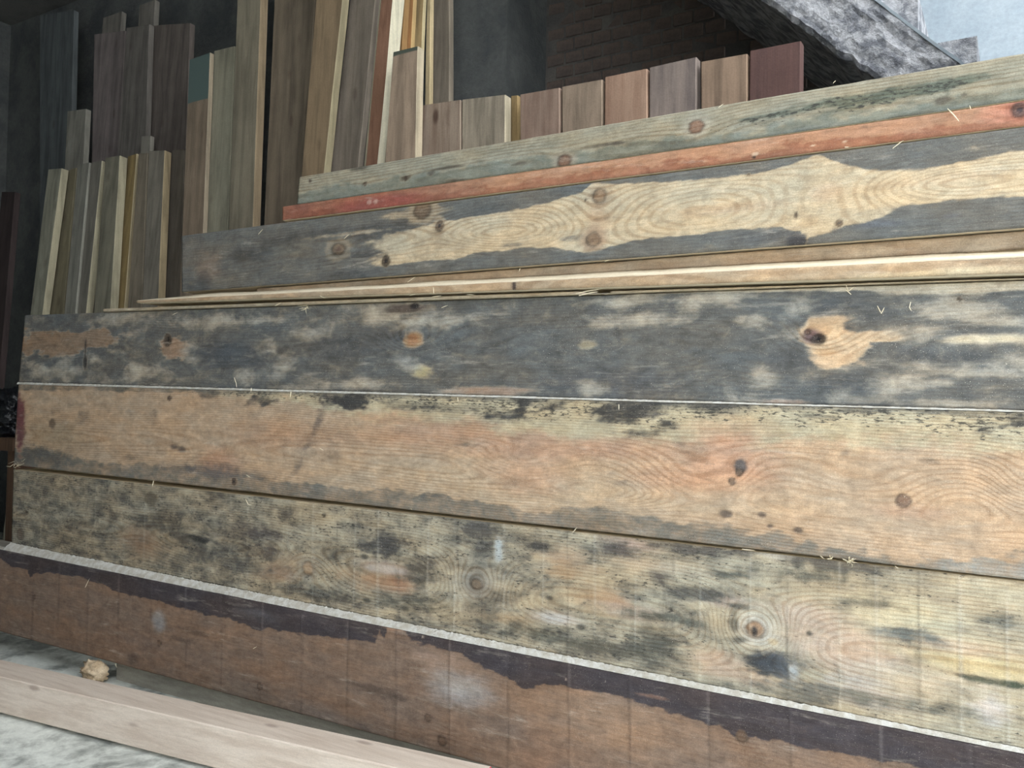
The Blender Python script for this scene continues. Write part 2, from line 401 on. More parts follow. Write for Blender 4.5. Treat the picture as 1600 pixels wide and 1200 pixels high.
    def build(s, name, label, group, mat, edge=M_SAWN, bottom_edge=None, parent=None):
        nx, nv = s.X.shape
        bev = 0.0028
        Yf = np.full_like(s.X, s.Y) + s.skew[:, None] - s.relief + 0.0012 * s.n_hi
        back = 0.5 + 0.9 * fbm(s.X * 30, s.Z * 30, s.seed + 81)
        for sl in ((slice(None), 0), (slice(None), -1), (0, slice(None)), (-1, slice(None))): Yf[sl] += bev * back[sl]
        front = np.stack([s.X, Yf, s.Z], -1).reshape(-1, 3)
        idx = np.arange(nx * nv).reshape(nx, nv)
        a = idx[:-1, :-1].ravel(); b = idx[1:, :-1].ravel(); c = idx[1:, 1:].ravel(); d = idx[:-1, 1:].ravel()
        faces = np.stack([a, b, c, d], 1).tolist(); nf = len(faces)
        loop = np.concatenate([idx[:, 0], idx[-1, 1:], idx[-2::-1, -1], idx[0, -2:0:-1]])
        bl = front[loop].copy(); bl[:, 1] = s.Y + s.thick
        n0 = len(front); V = np.concatenate([front, bl]); k = len(loop)
        for i in range(k):
            j = (i + 1) % k; faces.append((int(loop[j]), int(loop[i]), n0 + i, n0 + j))
        faces.append(tuple(range(n0 + k - 1, n0 - 1, -1)))
        slots = [0] * nf + [1] * (k + 1); sm = [True] * nf + [False] * (k + 1)
        org = np.array([s.xs[0], s.Y, float(s.Z[0, 0])])
        o = mesh_obj(name, V, faces, [mat, edge], parent, sm, slots, org)
        me = o.data
        def att(nm, arr):
            full = np.concatenate([arr.reshape(-1, 4), arr.reshape(-1, 4)[loop]]).astype(np.float32)
            at = me.attributes.new(nm, 'FLOAT_COLOR', 'POINT'); at.data.foreach_set('color', full.ravel())
        one = np.ones_like(s.st)[..., None]
        att('wood', np.concatenate([s.ca, s.st[..., None]], -1)); att('stain', np.concatenate([s.cb, one], -1))
        att('rings', np.concatenate([s.ph[..., None], np.clip(s.gs, 0, 1)[..., None], np.clip(s.mo, 0, 1)[..., None], one], -1))
        if label: tag(o, label, 'board', group)
        s.o = o
        return o

GRP = None
def splinter(board, pts, w=0.0011, name='splinter', out=0.004):
    """a loose fibre standing off the board: tapered three-sided strand"""
    P = [atY(x, y, board.Y - out * (0.4 + 0.6 * i / max(1, len(pts) - 1))) for i, (x, y) in enumerate(pts)]
    # refine
    Q = []
    for i in range(len(P) - 1):
        for k in range(3): Q.append(P[i] + (P[i + 1] - P[i]) * k / 3)
    Q.append(P[-1]); n = len(Q); V = []; Fc = []
    for i, q in enumerate(Q):
        r = w * (1.0 - 0.8 * abs(2 * i / (n - 1) - 0.8) ** 2 * 0.5) * (0.25 if i == n - 1 else 1)
        for j in range(3):
            an = j * 2.094; V.append(q + np.array([math.cos(an) * r * 0.7, -abs(math.sin(an)) * r, math.sin(an) * r]))
    for i in range(n - 1):
        for j in range(3):
            k = (j + 1) % 3; Fc.append((i * 3 + j, i * 3 + k, (i + 1) * 3 + k, (i + 1) * 3 + j))
    Fc += [(2, 1, 0), (n * 3 - 3, n * 3 - 2, n * 3 - 1)]
    return mesh_obj(name, V, Fc, M_FIBRE, board.o, origin=np.array(board.o.location))
def tuft(board, px, py, n=8, L=14, seed=1, out=0.012, flat=0.0):
    rg = random.Random(seed); V = []; Fc = []
    for q in range(n):
        a = rg.uniform(0, 6.28); l = L * rg.uniform(0.5, 1.1)
        x0, y0 = px + rg.uniform(-.3, .3) * L, py + rg.uniform(-.15, .15) * L
        x1, y1 = x0 + math.cos(a) * l, y0 + math.sin(a) * l * 0.6
        xm, ym = (x0 + x1) / 2 + rg.uniform(-.2, .2) * l, (y0 + y1) / 2 + rg.uniform(-.2, .2) * l
        P = [atY(x0, y0, board.Y - 0.001), atY(xm, ym, board.Y - out * rg.uniform(.3, 1)), atY(x1, y1, board.Y - out * rg.uniform(0.1, 1.2))]
        b = len(V); r = 0.0012 * rg.uniform(.6, 1.3)
        for i, p in enumerate(P):
            rr = r * (1, 0.9, 0.3)[i]
            for j in range(3): V.append(p + np.array([math.cos(j * 2.094), -0.6 * math.cos(j * 1.1), math.sin(j * 2.094)]) * rr)
        for i in range(2):
            for j in range(3):
                k = (j + 1) % 3; Fc.append((b + i * 3 + j, b + i * 3 + k, b + i * 3 + 3 + k, b + i * 3 + 3 + j))
    return mesh_obj('fibre_tuft', V, Fc, M_FIBRE, board.o, origin=np.array(board.o.location))

G = 'sawn boards stacked on edge'
# ---- A: greenish board on top
b = A = Board((467, 276), (1600, 82), (1600, 156), (463, 320), seed=1, base=(162, 153, 128), stain=(128, 132, 118))
b.rings(0.2, 0.05, 0.0062, 0.01)
b.gs[:] = 0.75
b.band([(463, 302), (700, 262), (1000, 225), (1200, 196), (1400, 160), (1600, 140)], False, 0.014, 0.05, st=0.85)
b.band([(463, 318), (700, 283), (1000, 240), (1200, 208), (1600, 152)], False, 0.006, 0.02, a=0.5, scol=(116, 122, 116))
for x, y, rx, ry in ((1255, 172, 60, 4), (1310, 161, 55, 6), (1350, 153, 50, 5), (1400, 147, 55, 6), (1450, 137, 45, 6), (1475, 133, 30, 8), (1525, 123, 40, 5), (1310, 172, 30, 3), (1190, 182, 40, 3)):
    b.e(x, y, rx, ry, 0.6, 3.0, 0.6, col=(98, 106, 88), scol=(94, 102, 86), st=0.6, mo=.42)
b.mo += 0.25 * np.exp(-((b.X + 0.55) / 0.35) ** 2) * np.exp(-((b.T - 0.42) / 0.2) ** 2)
for x, y, rx, ry in ((634, 278, 9, 5), (672, 271, 8, 4), (710, 283, 20, 3), (815, 255, 18, 4), (950, 226, 40, 3), (700, 262, 20, 2), (1050, 224, 8, 2), (960, 225, 14, 3), (1475, 157, 14, 7), (1505, 148, 7, 4), (560, 262, 14, 4)):
    b.e(x, y, rx, ry, 0.5, 1.3, 0.8, col=(82, 76, 66), st=0.0)
b.knot(1088, 198, 10, (132, 98, 84), asp=1.15, halo=(176, 168, 148)); b.knot(882, 252, 9, (122, 88, 76), asp=1.3, halo=(170, 160, 140))
b.knot(570, 288, 3.5, (74, 60, 52), swirl=2); b.knot(485, 283, 2.5, (74, 60, 52), swirl=1); b.knot(634, 279, 4, (60, 52, 48), asp=0.8, swirl=2)
b.build('sawn_board', 'greenish grey knotty board, topmost of the edgewise stack', G, mat_board(1, 0.35, 0.3, 0.4))
splinter(b, [(1123, 168), (1131, 162)]); splinter(b, [(1302, 130), (1306, 126)])

# ---- B: narrow orange-red board
b = B = Board((440, 322), (1600, 156), (1600, 197), (440, 345), seed=2, base=(196, 138, 102), stain=(168, 102, 72))
b.rings(0.1, 0.06, 0.008, 0.008); b.gs[:] = 0.35
b.band([(440, 336), (800, 287), (1100, 243), (1350, 215), (1600, 186)], False, 0.008, 0.05, st=0.75)
b.span(430, 700, 90, a=0.8, col=(164, 86, 64), scol=(144, 72, 54))
b.e(590, 318, 60, 12, 0.5, 0.6, col=(164, 78, 66), st=0.1); b.e(465, 328, 22, 16, 0.5, 0.6, 0.8, col=(150, 84, 66))
b.e(1575, 178, 45, 22, 0.5, 0.6, 0.7, col=(226, 136, 104), gs=0.8)
b.e(577, 316, 4, 4, 0.3, 0.6, col=(205, 150, 135)); b.e(587, 315, 4, 4, 0.3, .6, col=(205, 150, 135))
b.knot(1594, 172, 11, (92, 74, 80), core=(60, 50, 56), asp=1.1, halo=(206, 120, 92))
for x, y in ((1270, 228), (1320, 222), (1180, 241), (705, 262), (935, 252)): b.e(x, y, 5, 2, 0.4, .6, col=(225, 190, 160), st=0)
b.e(1178, 246, 4, 2.5, 0.3, .3, col=(92, 60, 46), st=0)
b.build('sawn_board', 'narrow orange red board between the greenish board and the streaked board', G, mat_board(2, 0.5, 0.25, 0.5))
splinter(b, [(1481, 170), (1490, 179), (1499, 190)], 0.0018, out=0.012); splinter(b, [(1515, 165), (1517, 171)])

# ---- C: pale heartwood framed by blue stain
b = C = Board((283, 368), (1600, 197), (1600, 357), (283, 457), seed=3, base=(212, 188, 150), stain=(108, 107, 103))
b.rings(0.5, 0.045, 0.0075, 0.02, [(690, 385, 90, 30, .03), (935, 342, 90, 34, .05), (1290, 312, 120, 40, .06), (780, 365, 80, 16, -.02), (1480, 285, 120, 18, -.02)])
b.gs[:] = 0.6
b.st[:] = 0.0
b.band([(283, 400), (600, 372), (640, 358), (700, 344), (750, 337), (800, 330), (850, 318), (910, 300), (925, 286), (960, 288), (1100, 281), (1194, 269), (1250, 252), (1275, 243), (1290, 246), (1319, 258), (1381, 266), (1444, 264), (1506, 253), (1600, 236)], True, 0.005, 0.014, st=1.0, gs=0.35)
b.band([(283, 430), (600, 418), (631, 412), (709, 405), (741, 397), (819, 387), (866, 386), (912, 395), (959, 384), (1006, 373), (1100, 365), (1162, 358), (1219, 355), (1250, 362), (1258, 384), (1264, 372), (1319, 353), (1381, 336), (1412, 323), (1475, 314), (1537, 308), (1600, 306)], False, 0.005, 0.014, st=1.0, gs=0.35)
b.span(100, 600, 14, st=0.95, gs=0.4)
b.e(615, 385, 22, 20, 0.3, 1.0, st=0.0)
for x, y, rx, ry, c in ((325, 418, 18, 20, (150, 124, 102)), (470, 395, 22, 9, (120, 110, 96)), (440, 390, 30, 8, (122, 120, 112)), (300, 400, 16, 22, (118, 112, 104)), (365, 440, 40, 10, (112, 110, 104))):
    b.e(x, y, rx, ry, 0.6, 1.2, 0.75, scol=c)
for x, y, rx, ry in ((318, 440, 10, 14), (298, 446, 10, 8), (400, 395, 40, 14), (430, 378, 30, 8), (500, 365, 40, 8), (590, 365, 40, 14), (640, 350, 20, 8), (572, 400, 24, 10), (540, 430, 40, 8)):
    b.e(x, y, rx, ry, 0.6, 1.4, 0.6, scol=(66, 68, 70), st=1)
b.e(660, 332, 55, 6, 0.5, 1, 0.6, st=0.2); b.e(540, 366, 60, 3, 0.6, 1, 0.7, st=0.15, col=(190, 180, 160)); b.e(625, 372, 30, 10, 0.5, 1.2, 0.7, st=0.2)
b.e(900, 296, 60, 10, .6, 1, .5, scol=(92, 96, 98)); b.e(780, 330, 60, 10, .6, 1, .5, scol=(88, 92, 94))
b.e(1245, 375, 16, 12, 0.4, 0.8, scol=(66, 66, 72), st=1); b.e(1180, 370, 60, 10, .6, 1, .5, scol=(92, 94, 98))
b.e(1420, 325, 25, 6, .6, 1.2, .8, st=0.9); b.e(1490, 316, 25, 5, .6, 1.2, .7, st=.9); b.e(1485, 337, 15, 4, .6, 1, .7, scol=(110, 114, 122)); b.e(1375, 350, 30, 5, .6, 1, .7, scol=(104, 106, 114))
b.e(895, 372, 30, 5, .6, 1.4, .8, st=0.7); b.e(800, 383, 18, 4, .6, 1.2, .8, st=.7)
b.e(1290, 300, 25, 14, .6, .8, .6, col=(216, 178, 140)); b.e(1430, 285, 130, 8, .6, .8, .5, col=(214, 182, 142)); b.e(1150, 325, 80, 8, .6, .8, .5, col=(208, 172, 136))
b.e(690, 380, 40, 20, .6, .6, .5, col=(202, 172, 132)); b.e(935, 345, 16, 26, .6, .8, .5, col=(196, 158, 124))
b.knot(660, 329, 12, (108, 92, 78), asp=1.3, halo=(170, 150, 122)); b.knot(687, 353, 8, (92, 80, 72), asp=0.9, halo=(184, 158, 124), core=(60, 52, 50))
b.knot(937, 306, 11, (150, 128, 106), asp=1.0, halo=(190, 164, 132)); b.knot(927, 375, 10.5, (148, 128, 110), asp=1.1, halo=(186, 150, 118))
b.knot(603, 408, 9, (62, 56, 54), asp=0.9, core=(40, 36, 36)); b.knot(529, 389, 9, (118, 104, 90), asp=1.5, halo=(118, 112, 102), core=(112, 84, 70))
b.knot(1311, 349, 5, (120, 104, 88), asp=1.1, core=(92, 84, 76), swirl=4); b.knot(915, 312, 2, (50, 44, 40), swirl=0)
b.knot(1170, 272, 2.2, (60, 56, 54), swirl=0); b.e(1244, 336, 3, 6, .4, .4, col=(110, 92, 74))
b.build('sawn_board', 'wide board with pale heartwood and knots between grey stained edges', G, mat_board(3, 0.4, 0.4, 0.45))
for p in ([(404, 366), (411, 358)], [(538, 373), (546, 366)], [(637, 441), (650, 432)], [(811, 424), (813, 419)], [(945, 409), (952, 406)], [(1395, 232), (1412, 219)], [(1320, 230), (1327, 230)]):
    splinter(C, p, 0.0013, out=0.006)

# ---- H: wide board covered in blue stain
b = Hb = Board((38, 492), (1600, 437), (1600, 643), (28, 598), seed=4, base=(190, 176, 154), stain=(99, 100, 99))
b.rings(0.5, 0.05, 0.0078, 0.02, [(645, 531, 60, 22, .04), (918, 539, 70, 16, .035), (1285, 530, 110, 46, .05), (760, 535, 70, 20, .02), (1130, 560, 60, 40, .02)])
b.gs[:] = 0.34; b.st[:] = 0.8 + 0.6 * b.n_lo
b.e(800, 550, 400, 60, .6, .8, .55, st=0.98)
b.e(950, 600, 90, 22, .6, .8, .7, scol=(86, 89, 95), st=1.0); b.e(1150, 520, 90, 50, .6, .8, .5, st=0.95)
# bare wood
for x, y, rx, ry, c in ((80, 537, 62, 20, (158, 124, 94)), (150, 530, 32, 16, (158, 126, 98)), (275, 546, 22, 18, (170, 136, 108)), (1292, 527, 46, 38, (226, 190, 148)), (1330, 545, 32, 26, (226, 190, 148)), (1370, 527, 50, 10, (222, 190, 152)), (1305, 560, 34, 16, (222, 186, 146))):
    b.e(x, y, rx, ry, 0.2, 1.5 if x < 400 else 0.8, st=0.0, col=c, gs=.6)
b.e(1340, 508, 22, 10, .3, .5, st=.9)
b.e(645, 531, 17, 13, .3, .5, st=0.0, col=(194, 148, 100), gs=.8); b.e(658, 580, 16, 11, .5, .8, .9, st=.1, col=(188, 172, 118)); b.e(638, 570, 22, 14, .6, 1, .7, st=.2, col=(190, 186, 174))
b.e(918, 539, 15, 7, .5, .8, .8, st=.2, col=(170, 158, 124))
for x, y, rx, ry in ((180, 497, 30, 8), (60, 575, 16, 12), (100, 573, 18, 14), (148, 560, 12, 8), (225, 580, 30, 14), (335, 502, 40, 12), (300, 548, 14, 16), (420, 545, 18, 16), (440, 570, 18, 14), (400, 500, 40, 8), (490, 520, 24, 14), (455, 610, 30, 8), (560, 600, 50, 8), (380, 585, 14, 12), (600, 495, 30, 14), (690, 500, 45, 10), (640, 505, 20, 14), (1110, 468, 60, 14), (960, 470, 60, 9), (1000, 500, 60, 10), (925, 608, 34, 12), (1195, 590, 20, 14), (1180, 500, 30, 12), (1240, 478, 26, 18), (1420, 520, 40, 14), (1500, 480, 80, 14), (1550, 530, 60, 8), (1540, 582, 70, 8), (1590, 565, 50, 10), (1560, 502, 50, 8), (1390, 600, 40, 12), (1310, 615, 16, 12), (1440, 600, 50, 8), (1480, 630, 60, 6)):
    b.e(x, y, rx, ry, 0.8, 1.5, 0.75, st=0.12, col=(186, 176, 158))
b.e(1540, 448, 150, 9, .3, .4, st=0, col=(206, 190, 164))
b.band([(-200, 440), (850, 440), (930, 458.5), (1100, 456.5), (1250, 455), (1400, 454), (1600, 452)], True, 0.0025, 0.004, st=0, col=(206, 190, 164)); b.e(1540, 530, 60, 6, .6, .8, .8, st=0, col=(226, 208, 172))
b.e(760, 611, 70, 7, .5, 1, .8, st=0.1, col=(178, 136, 108)); b.e(1230, 628, 40, 5, .5, 1, .7, st=.1, col=(186, 140, 116))
for x, y, rx, ry in ((1310, 475, 42, 18), (1240, 560, 40, 20), (600, 525, 40, 14), (540, 540, 60, 20), (1320, 600, 60, 14), (1420, 555, 30, 10), (1370, 490, 26, 14), (1500, 560, 40, 8), (1330, 640, 90, 8), (330, 545, 40, 20), (380, 560, 50, 20)):
    b.e(x, y, rx, ry, 0.7, 1.3, 0.55, scol=(74, 77, 82), st=1.0)
b.e(640, 482, 34, 8, .5, 1, .9, st=0, col=(76, 62, 58)); b.e(648, 478, 8, 5, .4, .5, st=0, col=(36, 32, 32))
b.knot(262, 530, 10, (64, 54, 48), asp=0.9, core=(34, 28, 26), swirl=4, hole=.004)
b.e(133, 566, 4, 12, .4, .5, st=0, col=(46, 44, 44)); b.e(134, 545, 1.8, 14, .4, .3, st=0, col=(60, 54, 50))
b.knot(645, 531, 9, (180, 128, 86), asp=1.2, swirl=10, rim=False)
b.e(1268, 526, 18, 13, .4, .8, st=0, col=(122, 96, 98)); b.knot(1279, 530, 8, (46, 42, 46), asp=1.4, core=(22, 20, 24), swirl=12, hole=.005); b.knot(1262, 519, 5, (84, 66, 70), swirl=3)
b.e(1290, 550, 20, 5, .3, .4, .8, col=(226, 180, 128)); b.e(438, 548, 7, 6, .4, .6, st=0.6, col=(90, 84, 78))
b.knot(1499, 467, 3.5, (58, 54, 54), swirl=0)
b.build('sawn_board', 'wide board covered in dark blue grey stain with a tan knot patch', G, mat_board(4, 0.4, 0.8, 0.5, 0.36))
for p in ([(153, 601), (154, 609), (154, 616)], [(366, 590), (369, 598), (370, 606)], [(1322, 446), (1326, 455)], [(1326, 455), (1335, 448)], [(1371, 478), (1377, 490)], [(1377, 490), (1382, 480)], [(1423, 472), (1421, 480), (1424, 486)], [(690, 481), (700, 477)], [(270, 492), (278, 488)], [(1330, 460), (1321, 452)]):
    splinter(Hb, p, 0.0012, out=0.006)
tuft(Hb, 478, 480, 9, 16, 3); 

# ---- I: peach coloured board
b = Ib = Board((28, 600), (1600, 643), (1600, 907), (20, 727), Y=2.194, seed=5, base=(206, 170, 134), stain=(96, 94, 88))
b.rings(0.42, 0.055, 0.0072, 0.03, [(812, 722, 80, 26, .05), (1095, 745, 110, 46, .06), (1340, 760, 120, 40, .05), (1605, 765, 60, 50, .05), (340, 690, 100, 20, .02), (950, 770, 90, 20, -.03)])
b.gs[:] = 0.6
b.e(800, 760, 300, 30, .8, .8, .5, col=(208, 182, 146))
top = [(20, 590), (300, 604), (480, 634), (600, 650), (750, 668), (900, 690), (1050, 690), (1250, 690), (1450, 690), (1600, 700)]
b.band(top, True, 0.025, 0.08, a=0.85, col=(202, 188, 150))
b.band([(20, 598), (250, 608), (480, 628), (700, 645), (900, 660), (1100, 662), (1300, 665), (1600, 690)], True, 0.02, 0.06, mo=0.42)
b.band([(20, 609), (150, 611), (300, 614), (450, 618), (560, 624), (650, 622), (1600, 652)], True, 0.005, 0.02, a=0.8, st=0.75, scol=(112, 108, 98))
for x, y, rx, ry, a in ((410, 627, 22, 9, .8), (535, 628, 34, 14, 1), (330, 618, 20, 6, .6), (800, 646, 40, 14, .8), (815, 630, 18, 18, .9), (700, 638, 60, 7, .5), (1000, 640, 60, 14, .8), (985, 655, 40, 12, .8), (1010, 676, 50, 9, .6), (1030, 665, 30, 8, .7), (1120, 640, 60, 7, .5), (1270, 650, 30, 5, .6), (1100, 632, 60, 5, .6), (640, 632, 40, 6, .5), (1560, 668, 40, 8, .6), (860, 635, 26, 8, .7), (1545, 675, 20, 6, .6), (1590, 660, 20, 8, .7)):
    b.e(x, y, rx, ry, 0.5, 2.0, a, st=0.95, scol=(66, 64, 62))
b.stroke((516, 618), (492, 672), 7, 1, 2, .6, st=0.7, scol=(96, 86, 84)); b.stroke((498, 660), (464, 734), 8, 1, 2, .65, st=0.75, scol=(92, 82, 82))
b.e(520, 690, 25, 40, .8, 1, .35, st=.5, scol=(130, 112, 100))
low = [(20, 700), (70, 703), (120, 713), (180, 722), (250, 729), (300, 733), (350, 737), (420, 748), (500, 758), (594, 766), (680, 775), (725, 781), (800, 795), (837, 803), (867, 792), (950, 795), (1000, 802), (1037, 808), (1075, 817), (1150, 827), (1225, 834), (1319, 851), (1375, 862), (1431, 874), (1487, 870), (1525, 864), (1600, 868)]
b.band(low, False, 0.010, 0.05, a=0.85, st=0.76, scol=(124, 119, 108))
b.e(60, 712, 50, 14, .5, .8, .8, st=.9, scol=(96, 94, 90)); b.e(700, 775, 120, 10, .6, 1, .6, scol=(100, 96, 90))
b.e(1540, 890, 100, 22, .5, .8, .7, scol=(164, 166, 162)); b.e(1250, 845, 90, 12, .6, 1, .5, scol=(126, 124, 116)); b.e(330, 735, 80, 10, .6, 1, .7, st=.8, scol=(108, 98, 98))
b.e(32, 662, 6, 40, .4, 1.5, st=0, col=(122, 62, 66), gs=.1); b.e(29, 640, 5, 22, .4, 1.5, st=0, col=(122, 62, 66), gs=.1)
for x, y, rx, ry, c in ((342, 722, 26, 20, (206, 140, 100)), (1130, 715, 70, 46, (222, 154, 116)), (1060, 745, 70, 26, (216, 160, 122)), (820, 740, 60, 26, (212, 160, 124)), (680, 680, 100, 22, (194, 142, 108)), (1000, 700, 90, 18, (208, 158, 120)), (1420, 800, 60, 10, (218, 166, 128)), (860, 700, 120, 16, (206, 152, 118)), (440, 680, 80, 20, (188, 142, 108)), (90, 680, 40, 20, (168, 138, 100))):
    b.e(x, y, rx, ry, .8, .9, .65, col=c)
for x, y, rx, ry in ((130, 650, 10, 12), (200, 645, 10, 6), (240, 650, 6, 10), (205, 715, 12, 5), (730, 695, 24, 5), (1320, 708, 8, 5), (1070, 700, 10, 10), (1060, 695, 8, 8), (1545, 715, 24, 6), (1450, 720, 20, 6), (970, 755, 14, 5), (1340, 720, 6, 3)):
    b.e(x, y, rx, ry, .7, 1.4, .6, st=.7, scol=(112, 98, 84))
b.knot(82, 662, 8, (100, 88, 78), asp=1.1, swirl=3, rim=False); b.stroke((82, 625), (82, 655), 4, .8, .4, .5, st=.6, scol=(120, 104, 88))
b.knot(265, 622, 4, (62, 52, 48), swirl=1); b.knot(366, 752, 6, (60, 52, 52), core=(36, 32, 32), swirl=3)
b.e(1157, 726, 9, 10, .4, 1, st=0, col=(104, 94, 92)); b.knot(1155, 737, 6, (98, 90, 90), swirl=6); b.knot(1144, 752, 6, (112, 100, 96), asp=.9, swirl=5)
b.knot(1411, 782, 9.5, (126, 104, 98), asp=1.1, swirl=7)
for x, y, r in ((1133, 803, 6), (1190, 804, 4), (1203, 822, 3.5), (1247, 828, 4.5), (1138, 804, 4), (272, 698, 4), (284, 702, 4)): b.e(x, y, r * 1.5, r, .5, .8, .9, st=0, col=(104, 88, 78))
b.build('sawn_board', 'peach coloured board with dark mould along the top and a red painted end', G, mat_board(5, 0.4, 0.7, 0.5))
for p in ([(393, 606), (392, 613)], [(455, 612), (453, 622)], [(715, 621), (716, 628)], [(967, 632), (967, 641)], [(385, 742), (392, 746)], [(500, 700), (506, 704)]): splinter(Ib, p, 0.0012, out=.005)

# ---- J: green and brown weathered board with round knots
b = Jb = Board((20, 733), (1600, 908), (1600, 1172), (17, 849), seed=6, base=(198, 182, 150), stain=(100, 95, 86))
b.rings(0.45, 0.05, 0.0085, 0.03, [(480, 885, 60, 36, .04), (745, 912, 70, 60, .07), (1178, 985, 75, 58, .08), (220, 850, 50, 34, .03)])
b.gs[:] = 0.62; b.st[:] = 0.36 + 0.9 * b.n_lo; b.mo[:] = 0.28
b.span(-100, 430, 160, a=.8, st=0.6)
b.span(1150, 1800, 120, a=.7, st=0.22, mo=.16)
for x, y, rx, ry, c in ((222, 850, 34, 24, (142, 104, 76)), (450, 880, 28, 14, (180, 152, 118)), (430, 895, 26, 12, (160, 122, 92)), (590, 908, 46, 16, (182, 134, 96)), (625, 912, 20, 20, (176, 124, 90)), (600, 886, 40, 8, (186, 168, 158)), (880, 875, 38, 18, (190, 152, 116)), (870, 895, 30, 10, (196, 160, 118)), (955, 938, 24, 11, (206, 126, 86)), (940, 935, 40, 20, (196, 162, 120)), (985, 850, 40, 14, (192, 162, 150)), (985, 955, 50, 12, (196, 170, 150)), (1000, 880, 60, 10, (200, 176, 146)), (1250, 960, 60, 20, (218, 186, 158)), (1300, 1010, 90, 36, (216, 184, 160)), (1345, 1030, 70, 18, (214, 184, 160)), (1120, 1030, 40, 14, (204, 166, 136)), (1130, 1050, 60, 12, (206, 170, 140)), (1530, 1036, 90, 20, (230, 202, 140)), (1450, 990, 90, 12, (226, 208, 168)), (1420, 1060, 80, 18, (212, 194, 168)), (1350, 1080, 70, 20, (206, 194, 184)), (1420, 960, 80, 20, (224, 210, 170)), (1560, 930, 70, 16, (204, 198, 172)), (1140, 940, 40, 10, (206, 178, 156)), (790, 965, 50, 10, (190, 160, 120)), (870, 965, 30, 8, (210, 190, 176)), (1490, 1010, 80, 10, (218, 190, 160))):
    b.e(x, y, rx, ry, .8, 1.3, .8, col=c, st=.06, mo=.08)
for x, y, rx, ry, c, a in ((605, 850, 32, 18, (78, 74, 72), .8), (655, 893, 24, 14, (92, 86, 76), .8), (655, 905, 14, 16, (90, 86, 76), .7), (755, 850, 22, 70, (92, 88, 82), .55), (765, 960, 20, 40, (90, 86, 78), .6), (740, 825, 30, 16, (92, 88, 84), .7), (845, 855, 22, 9, (70, 68, 66), .8), (960, 860, 30, 14, (96, 84, 80), .6), (1090, 927, 36, 11, (96, 92, 84), .8), (1080, 858, 60, 7, (100, 92, 84), .8), (1150, 850, 60, 8, (106, 98, 92), .6), (1215, 1035, 44, 18, (88, 92, 98), .9), (1195, 1034, 22, 13, (64, 68, 74), .9), (1236, 1058, 14, 10, (96, 104, 116), .7), (1425, 995, 46, 12, (122, 128, 124), .7), (1555, 1066, 50, 5, (82, 96, 78), .8), (1590, 1072, 20, 5, (74, 90, 70), .8), (1300, 880, 90, 10, (104, 98, 90), .8), (1250, 900, 80, 14, (104, 104, 90), .6), (1025, 1010, 40, 30, (98, 96, 82), .7), (1000, 960, 60, 8, (108, 104, 84), .6), (1300, 1080, 60, 10, (128, 128, 124), .6), (1260, 1090, 60, 12, (112, 110, 100), .6), (1420, 1100, 120, 10, (140, 140, 124), .5), (420, 1000, 10, 4, (80, 76, 70), .5), (260, 820, 50, 12, (96, 92, 82), .5), (350, 870, 60, 20, (90, 86, 80), .5), (410, 860, 26, 10, (82, 74, 72), .6), (390, 830, 40, 12, (96, 82, 78), .5), (520, 860, 16, 14, (88, 84, 74), .6), (310, 840, 14, 4, (50, 50, 48), .9), (316, 845, 8, 3, (44, 44, 42), .9), (700, 800, 120, 9, (100, 92, 84), .5), (850, 990, 80, 12, (92, 90, 74), .6), (920, 1010, 90, 12, (98, 94, 76), .6), (640, 940, 60, 12, (84, 82, 66), .6), (500, 930, 60, 12, (88, 84, 74), .6), (1090, 975, 20, 6, (110, 110, 96), .6), (1560, 970, 40, 8, (128, 130, 116), .5), (1370, 945, 60, 6, (120, 116, 96), .5), (1140, 900, 24, 6, (96, 100, 90), .7), (1030, 900, 20, 8, (104, 92, 82), .6), (1050, 965, 24, 6, (96, 96, 84), .6)):
    b.e(x, y, rx, ry, .7, 1.6, a, st=1.0, scol=c)
b.e(779, 858, 7, 20, .6, .8, .8, st=0, col=(198, 208, 212)); b.e(1545, 1108, 24, 24, .8, 2, .5, st=0, mo=0, col=(226, 216, 222)); b.e(1240, 1050, 8, 12, .6, .8, .6, st=0, col=(176, 190, 204))
b.e(865, 965, 16, 8, .6, .8, .6, st=0, col=(214, 206, 196)); b.e(1215, 868, 24, 6, .6, 1, .6, st=0, col=(206, 202, 196)); b.e(600, 890, 30, 5, .6, 1, .6, st=0, col=(204, 192, 184))
b.knot(482, 888, 10, (178, 162, 142), asp=1.2, halo=(172, 160, 138), swirl=16); b.knot(745, 912, 11, (126, 116, 104), asp=1.15, halo=(158, 152, 142), swirl=26, core=(98, 90, 82))
b.e(745, 912, 40, 38, .6, .4, .5, col=(164, 156, 142), st=.12, mo=0.05); b.knot(745, 912, 8, (120, 110, 100), asp=1.2, swirl=6)
b.e(1180, 983, 40, 34, .5, .4, .7, col=(214, 202, 176), st=.05, mo=0); b.knot(1180, 983, 12.5, (196, 166, 140), asp=1.15, halo=(212, 200, 182), swirl=28, core=None)
b.e(1179, 986, 5, 8, .5, .5, st=0, col=(74, 66, 62))
b.e(1146, 972, 9, 20, .5, .6, .7, st=.9, scol=(92, 90, 78)); b.e(1160, 948, 22, 5, .5, .6, .7, st=.9, scol=(96, 92, 80)); b.e(1155, 1000, 12, 6, .5, .6, .6, st=.8, scol=(104, 98, 84)); b.e(1208, 1003, 8, 5, .5, .5, .7, st=0, col=(206, 172, 120))
b.knot(32, 835, 9, (96, 86, 78), asp=1.2, swirl=6); b.knot(42, 800, 3, (58, 52, 50), swirl=0); b.knot(506, 805, 3.5, (56, 54, 52), swirl=1); b.knot(236, 780, 12, (86, 84, 76), asp=1.4, swirl=2, rim=False)
